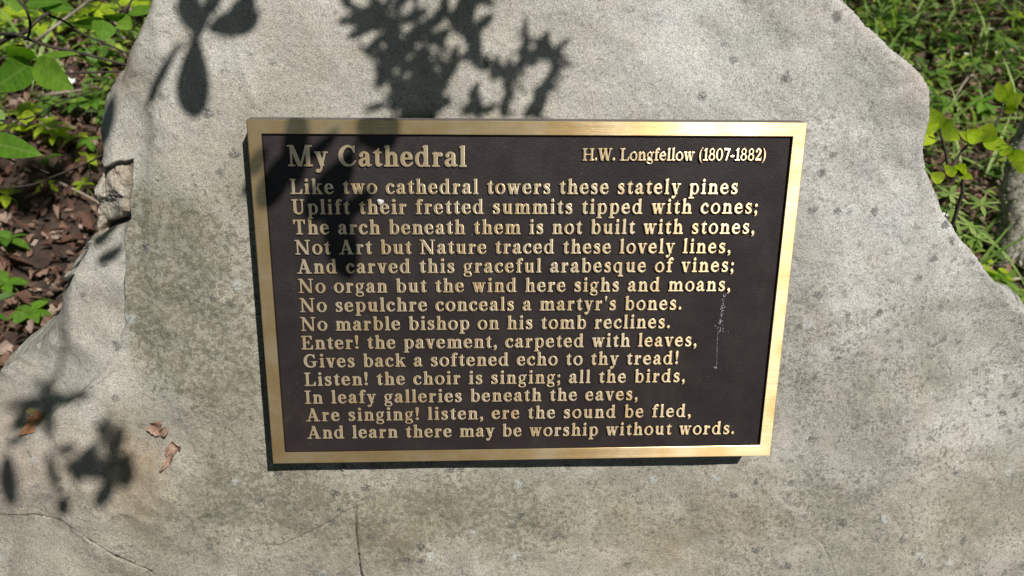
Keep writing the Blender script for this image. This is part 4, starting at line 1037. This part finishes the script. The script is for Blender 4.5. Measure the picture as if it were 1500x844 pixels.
for k, (x, y) in enumerate([(-4.5, 7.5), (1.5, 9.5), (6.0, 6.5), (-6.5, 1.5), (9.5, -3.5), (-5.5, -4.5), (-.5, -6.5), (7.0, -9.0), (-1.5, 12.0), (10, 3), (-10, 4), (-9, -7)]):
    tree(x, y, x*.95, y*.95, 5.2, 3.0, 3.0, 2.2, 2600, .34, RING[k], .16)

# ------------------------------------------------------------------ overhanging branches that throw the leaf shadows
def shade_leaf(parent, px, py, ang, ln, wd, d, org, mat=M_LEAF, n=10, serr=0, w0=-.036, tip=.9, pw=.62):
    """a real leaf d metres up the sun's ray from the point of the stone (or plaque) its shadow covers; angle from photo +x, anticlockwise"""
    a = math.radians(ang); dx, dy = math.cos(a)*ln/2, -math.sin(a)*ln/2
    p0 = on_plane(px-dx, py-dy, w0); p1 = on_plane(px+dx, py+dy, w0); wm = wd/1750.
    base = p2w(p0+SUNP*(d-.01)); e = p2w(p1+SUNP*(d+.01))-base; L = np.linalg.norm(e); e /= L
    nrm = MW @ np.array([0, 0, 1.0]); sd = np.cross(nrm, e); sd /= np.linalg.norm(sd); nn = np.cross(e, sd)
    v, f = leaf_tpl(1, wm/L, n, .25, .08, serr, tip, pw); B = np.stack([e, sd, nn], 0)
    return link('leaf', mesh('leaf', (v*L) @ B+base-org, f, mat), parent)
def shade_twig(parent, pts, d, r0, r1, org, w0=-.036):
    P = [p2w(on_plane(x, y, w0)+SUNP*(d+dd)) for x, y, dd in pts]
    tube_obj('twig', spline(P, 4), r0, r1, M_TWIG, parent, org=org)
def branch_thing(name, label, cat, at):
    org = np.asarray(at, float); o = empty(name, org); tag(o, label, cat, 'branches hanging over the boulder'); return o, org
def shadows():
    # paddle shaped leaves, top left
    o, g = branch_thing('overhanging_branch', 'branch of long paddle leaves shading the upper left of the stone', 'branch', p2w(on_plane(320, -260, -.036)+SUNP*.80))
    for a in ((284, 120, 267, 122, 48), (340, 36, 20, 76, 42), (352, 22, 60, 60, 34), (281, 26, 100, 66, 40), (238, 108, 240, 100, 14), (312, 2, 70, 60, 24)): shade_leaf(o, *a, .74, g, tip=1.35, pw=.55)
    shade_twig(o, [(285, 75, 0), (298, 45, 0), (310, 10, .01), (320, -80, .02), (320, -260, .06)], .74, .0012, .003, g)
    shade_twig(o, [(225, 146, 0), (250, 90, 0), (292, 52, 0)], .74, .0008, .0012, g)
    # ragged serrated foliage, top centre
    o, g = branch_thing('ragged_branch', 'branch of ragged toothed leaves shading the stone above the plaque', 'branch', p2w(on_plane(620, -300, -.036)+SUNP*.76))
    rr = random.Random(4)
    core = []
    for k in range(112):
        t = rr.random(); cx = 585+55*t-30*t*t; half = 92*(1-t)**1.1+26
        x = cx+rr.uniform(-half, half)*.95+ (22 if t < .5 else 0); y = -15+t*185
        if math.hypot((x-590)/16, (y-28)/18) < 1 or math.hypot((x-630)/13, (y-14)/13) < 1 or math.hypot((x-578)/15, (y-100)/18) < 1 or math.hypot((x-672)/16, (y-60)/20) < 1: continue
        core.append((x, y, rr.uniform(200, 340), rr.uniform(34, 58), rr.uniform(13, 20)))
    core += [(520, 24, 200, 60, 20), (528, 44, 215, 52, 18), (600, 60, 240, 60, 26), (620, 100, 260, 70, 30), (612, 140, 265, 60, 30), (640, 130, 280, 60, 26), (585, 150, 215, 50, 20), (550, 158, 200, 40, 14),
             (680, 84, 190, 30, 12), (702, 92, 150, 34, 16), (728, 98, 330, 30, 9), (742, 110, 300, 30, 9), (776, 52, 160, 40, 12), (796, 60, 60, 40, 14), (812, 74, 290, 46, 14), (815, 98, 250, 44, 14), (803, 120, 240, 40, 16),
             (792, 140, 235, 44, 18), (780, 158, 230, 40, 18), (768, 82, 70, 44, 12), (758, 100, 220, 50, 14), (748, 122, 260, 40, 12), (700, 148, 120, 38, 20), (690, 160, 200, 34, 16), (714, 158, 20, 36, 15), (696, 132, 60, 30, 12),
             (742, 148, 250, 44, 12), (765, 120, 300, 30, 10), (826, 62, 30, 26, 9), (830, 92, 350, 26, 8), (772, 36, 100, 26, 9), (560, 122, 60, 18, 8), (555, 128, 10, 18, 8)]
    for path in ([(690, 85), (735, 102), (768, 92), (792, 66)], [(735, 102), (750, 130), (740, 165)], [(795, 70), (822, 84), (806, 120), (786, 165)], [(768, 92), (775, 60)], [(700, 150), (692, 165)]):
        Q = spline([np.array(p+(0,)) for p in path], 7)
        for p in Q: core.append((p[0]+rr.uniform(-7, 7), p[1]+rr.uniform(-7, 7), rr.uniform(0, 360), rr.uniform(16, 34), rr.uniform(8, 13)))
    for a in core: shade_leaf(o, *a, .68+rr.uniform(-.03, .05), g, serr=.28, n=9)
    shade_twig(o, [(612, 170, 0), (622, 110, 0), (618, 50, 0), (610, -10, 0), (615, -120, .03), (620, -300, .08)], .68, .001, .003, g)
    shade_twig(o, [(640, 75, 0), (690, 88, 0), (735, 102, 0), (768, 92, 0), (795, 70, 0)], .68, .0007, .0004, g)
    shade_twig(o, [(735, 100, 0), (752, 130, 0), (745, 165, 0)], .68, .0006, .0005, g)
    for px_, a0, a1 in ((540, -10, 35), (560, -10, 60)): shade_twig(o, [(px_, a1, 0), (px_+12, a0, 0)], .68, .0005, .0005, g)
    # leaves whose shade falls on the plaque's upper left
    o, g = branch_thing('leafy_spray', 'spray of soft leaves shading the upper left of the plaque', 'branch', p2w(on_plane(500, -200, 0)+SUNP*.80))
    for a in ((434, 212, 88, 120, 38), (404, 264, 60, 100, 38), (482, 278, 55, 110, 48), (500, 345, 100, 130, 50), (556, 184, 70, 74, 62), (376, 240, 60, 46, 22), (520, 300, 40, 60, 26), (470, 215, 40, 60, 18)):
        shade_leaf(o, *a, .74, g, w0=-.002)
    shade_twig(o, [(500, 310, 0), (492, 250, 0), (545, 190, 0), (596, 130, 0), (606, 0, 0), (606, -200, .06)], .74, .001, .003, g, -.002)
    # soft shadows at the lower left
    o, g = branch_thing('drooping_branch', 'drooping leafy branch shading the lower left shoulder of the stone', 'branch', p2w(on_plane(60, 120, -.036)+SUNP*1.5))
    for a in ((25, 570, 5, 74, 20), (92, 574, 355, 80, 28), (62, 592, 240, 80, 24), (36, 606, 200, 70, 26), (48, 546, 120, 30, 16), (62, 556, 80, 40, 18), (8, 702, 95, 74, 34), (75, 692, 105, 60, 18), (91, 740, 80, 30, 24),
              (152, 722, 60, 48, 28), (120, 678, 15, 60, 28), (150, 632, 300, 46, 22), (164, 655, 290, 40, 26), (182, 682, 70, 42, 26), (168, 672, 20, 40, 20), (95, 656, 20, 30, 20), (18, 640, 20, 40, 18), (140, 690, 10, 60, 26), (172, 640, 80, 40, 24), (128, 662, 40, 44, 22), (110, 690, 100, 36, 20), (186, 700, 60, 34, 22), (162, 700, 0, 40, 20), (60, 575, 30, 50, 26), (70, 610, 100, 50, 20), (20, 590, 40, 50, 22), (158, 618, 90, 26, 16)):
        shade_leaf(o, *a, 1.3, g, tip=1.0, pw=.5)
    shade_twig(o, [(50, 600, 0), (66, 556, 0), (82, 510, 0), (88, 470, .01), (80, 300, .05), (60, 120, .2)], 1.3, .0016, .003, g)
    shade_twig(o, [(150, 722, 0), (160, 670, 0), (120, 676, 0), (70, 640, 0), (50, 600, 0)], 1.3, .0006, .0012, g)
    # shade on the broken corner at the left
    shade_leaf(o, 152, 146, 75, 66, 26, .8, g); shade_leaf(o, 150, 318, 60, 60, 26, .80, g); shade_leaf(o, 158, 360, 30, 44, 20, .8, g)
shadows()

# ------------------------------------------------------------------ small things on the stone
def flake(name, label, cat, pxpts, mat, h=.004, curl=.004, seed=0, grp=None):
    rr = random.Random(seed); cx = sum(p[0] for p in pxpts)/len(pxpts); cy = sum(p[1] for p in pxpts)/len(pxpts)
    c0 = on_rock(cx, cy); P = []
    for x, y in pxpts: P.append(on_plane(x, y, c0[2])[:2])
    # densify the outline and fill with rings so that the flake can curl
    D = []
    for i in range(len(P)):
        a, b = np.array(P[i]), np.array(P[(i+1) % len(P)])
        for s in (0, .34, .67): D.append(a+(b-a)*s+np.array([rr.uniform(-1, 1), rr.uniform(-1, 1)])*.0005*(s > 0))
    V = []; F = []; n = len(D); ctr = np.array(c0[:2])
    for k, t in enumerate((1, .7, .4)):
        for q in D:
            p = ctr+(q-ctr)*t; z = rock_w(p[0], p[1])+.0012+h*(.35+.65*t*t)*(.5+.5*math.sin(p[0]*400+p[1]*250+seed))+curl*t*t*.4
            V.append((p[0], p[1], z))
    V.append((ctr[0], ctr[1], rock_w(*ctr)+.0022))
    for k in range(2):
        for i in range(n): F.append((k*n+i, k*n+(i+1) % n, (k+1)*n+(i+1) % n, (k+1)*n+i))
    for i in range(n): F.append((2*n+i, 2*n+(i+1) % n, 3*n))
    V = np.array(V); m0 = len(V); B = V.copy(); B[:, 2] -= .0006; V = np.vstack([V, B])
    F2 = [tuple(m0+q for q in reversed(f)) for f in F]+[(i, m0+i, m0+(i+1) % n, (i+1) % n) for i in range(n)]
    org = c0; o = link(name, mesh(name, V-org, F+F2, mat, smooth=False)); o.matrix_world = PMAT @ Matrix.Translation(Vector(org))
    tag(o, label, cat, grp); return o
flake('withered_leaf', 'curled pinkish withered leaf scrap, upper of two on the lower left stone', 'dead leaf', [(217, 624), (224, 614), (233, 612), (240, 616), (238, 624), (246, 622), (249, 627), (247, 632), (240, 636), (232, 637), (224, 632)], M_PINKLEAF, .006, .006, 1, 'withered leaf scraps on the stone')
flake('withered_leaf', 'twisted withered leaf scrap with pointed tail, lower of two on the stone', 'dead leaf', [(252, 646), (256, 642), (262, 646), (269, 648), (266, 656), (259, 660), (256, 668), (252, 676), (244, 680), (237, 684), (243, 674), (247, 664), (246, 652)], M_PINKLEAF, .006, .006, 5, 'withered leaf scraps on the stone')
flake('orange_leaf', 'flat orange leaf piece wedged at the lower left edge of the stone', 'dead leaf', [(27, 619), (40, 617), (53, 618), (53, 625), (52, 631), (44, 629), (34, 625)], M_ORANGE, .0015, .001, 2)
flake('leaf_crumb', 'tiny yellowish leaf crumb above the orange leaf piece', 'leaf crumb', [(38, 598), (44, 595), (50, 598), (56, 600), (50, 606), (43, 604)], M_CRUMB, .002, .001, 3)
flake('bark_crumb', 'tiny pale crumb stuck under the lower left plaque edge', 'crumb', [(500, 681), (505, 679), (509, 682), (505, 686)], M_DRY, .012, .004, 4)
def dropping():
    c = on_plane(557, 296, FZ+LH); V = []; F = []; nr = 6; ns = 12; rr = random.Random(3)
    for i in range(nr+1):
        t = i/nr*math.pi/2
        for k in range(ns):
            a = k*math.tau/ns; r = .0026*math.cos(t)*(1+.18*math.sin(3*a+1)+rr.uniform(-.06, .06)); V.append((r*math.cos(a)*1.1, r*math.sin(a), .0016*math.sin(t)+rr.uniform(-.0002, .0002)-.0006))
    for i in range(nr):
        for k in range(ns): F.append((i*ns+k, i*ns+(k+1) % ns, (i+1)*ns+(k+1) % ns, (i+1)*ns+k))
    o = link('bird_dropping', mesh('dropping', V, F, M_DROP)); o.matrix_world = PMAT @ Matrix.Translation(Vector(c))
    tag(o, 'small white dried bird dropping stuck on the second poem line', 'dropping')
dropping()
def drip():
    rr = random.Random(9); V = []; F = []
    def chip(x, y, s, st=1.6):
        p = on_plane(x, y, FZ+.0003); n = 6; a0 = rr.uniform(0, 6); i0 = len(V)
        for k in range(n):
            a = a0+k*math.tau/n; r = s/1700*rr.uniform(.5, 1.1); V.append((p[0]+r*math.cos(a), p[1]+r*st*math.sin(a), FZ+.00022))
        for k in range(n): V.append((V[i0+k][0]*.999+p[0]*.001, V[i0+k][1], FZ+.00045+rr.uniform(0, .0003)))
        F.append(tuple(range(i0+n, i0+2*n)))
        for k in range(n): F.append((i0+k, i0+(k+1) % n, i0+n+(k+1) % n, i0+n+k))
    for k in range(60):
        t = rr.random(); y = 428+t*60; x = 1061-8*t+rr.gauss(0, 1.1); chip(x, y, rr.uniform(.3, 1.15))
    for k in range(10): chip(1053+rr.gauss(0, 4), 478+rr.gauss(0, 3.5), rr.uniform(.3, 1.0))
    for k in range(26): chip(1051-1.5*k/26+rr.gauss(0, .3), 488+k*1.9, rr.uniform(.3, .55), 2.5)
    for k in range(8): chip(1049.5+rr.gauss(0, 1.6), 538.5+rr.gauss(0, .6), .7)
    o = link('dried_drip', mesh('drip', V, F, M_SCUFF, smooth=False), plaque); o['label'] = 'whitish dried drip running down at the right of the dark field'
    o['kind'] = 'stuff'
    V = []; F = []
    for k in range(70):
        x = rr.uniform(392, 1150); y = rr.uniform(202, 645); chip(x, y, rr.uniform(.25, .7), 1)
    o = link('dust_specks', mesh('dust', V, F, M_SCUFF, smooth=False), plaque); o['kind'] = 'stuff'
drip()
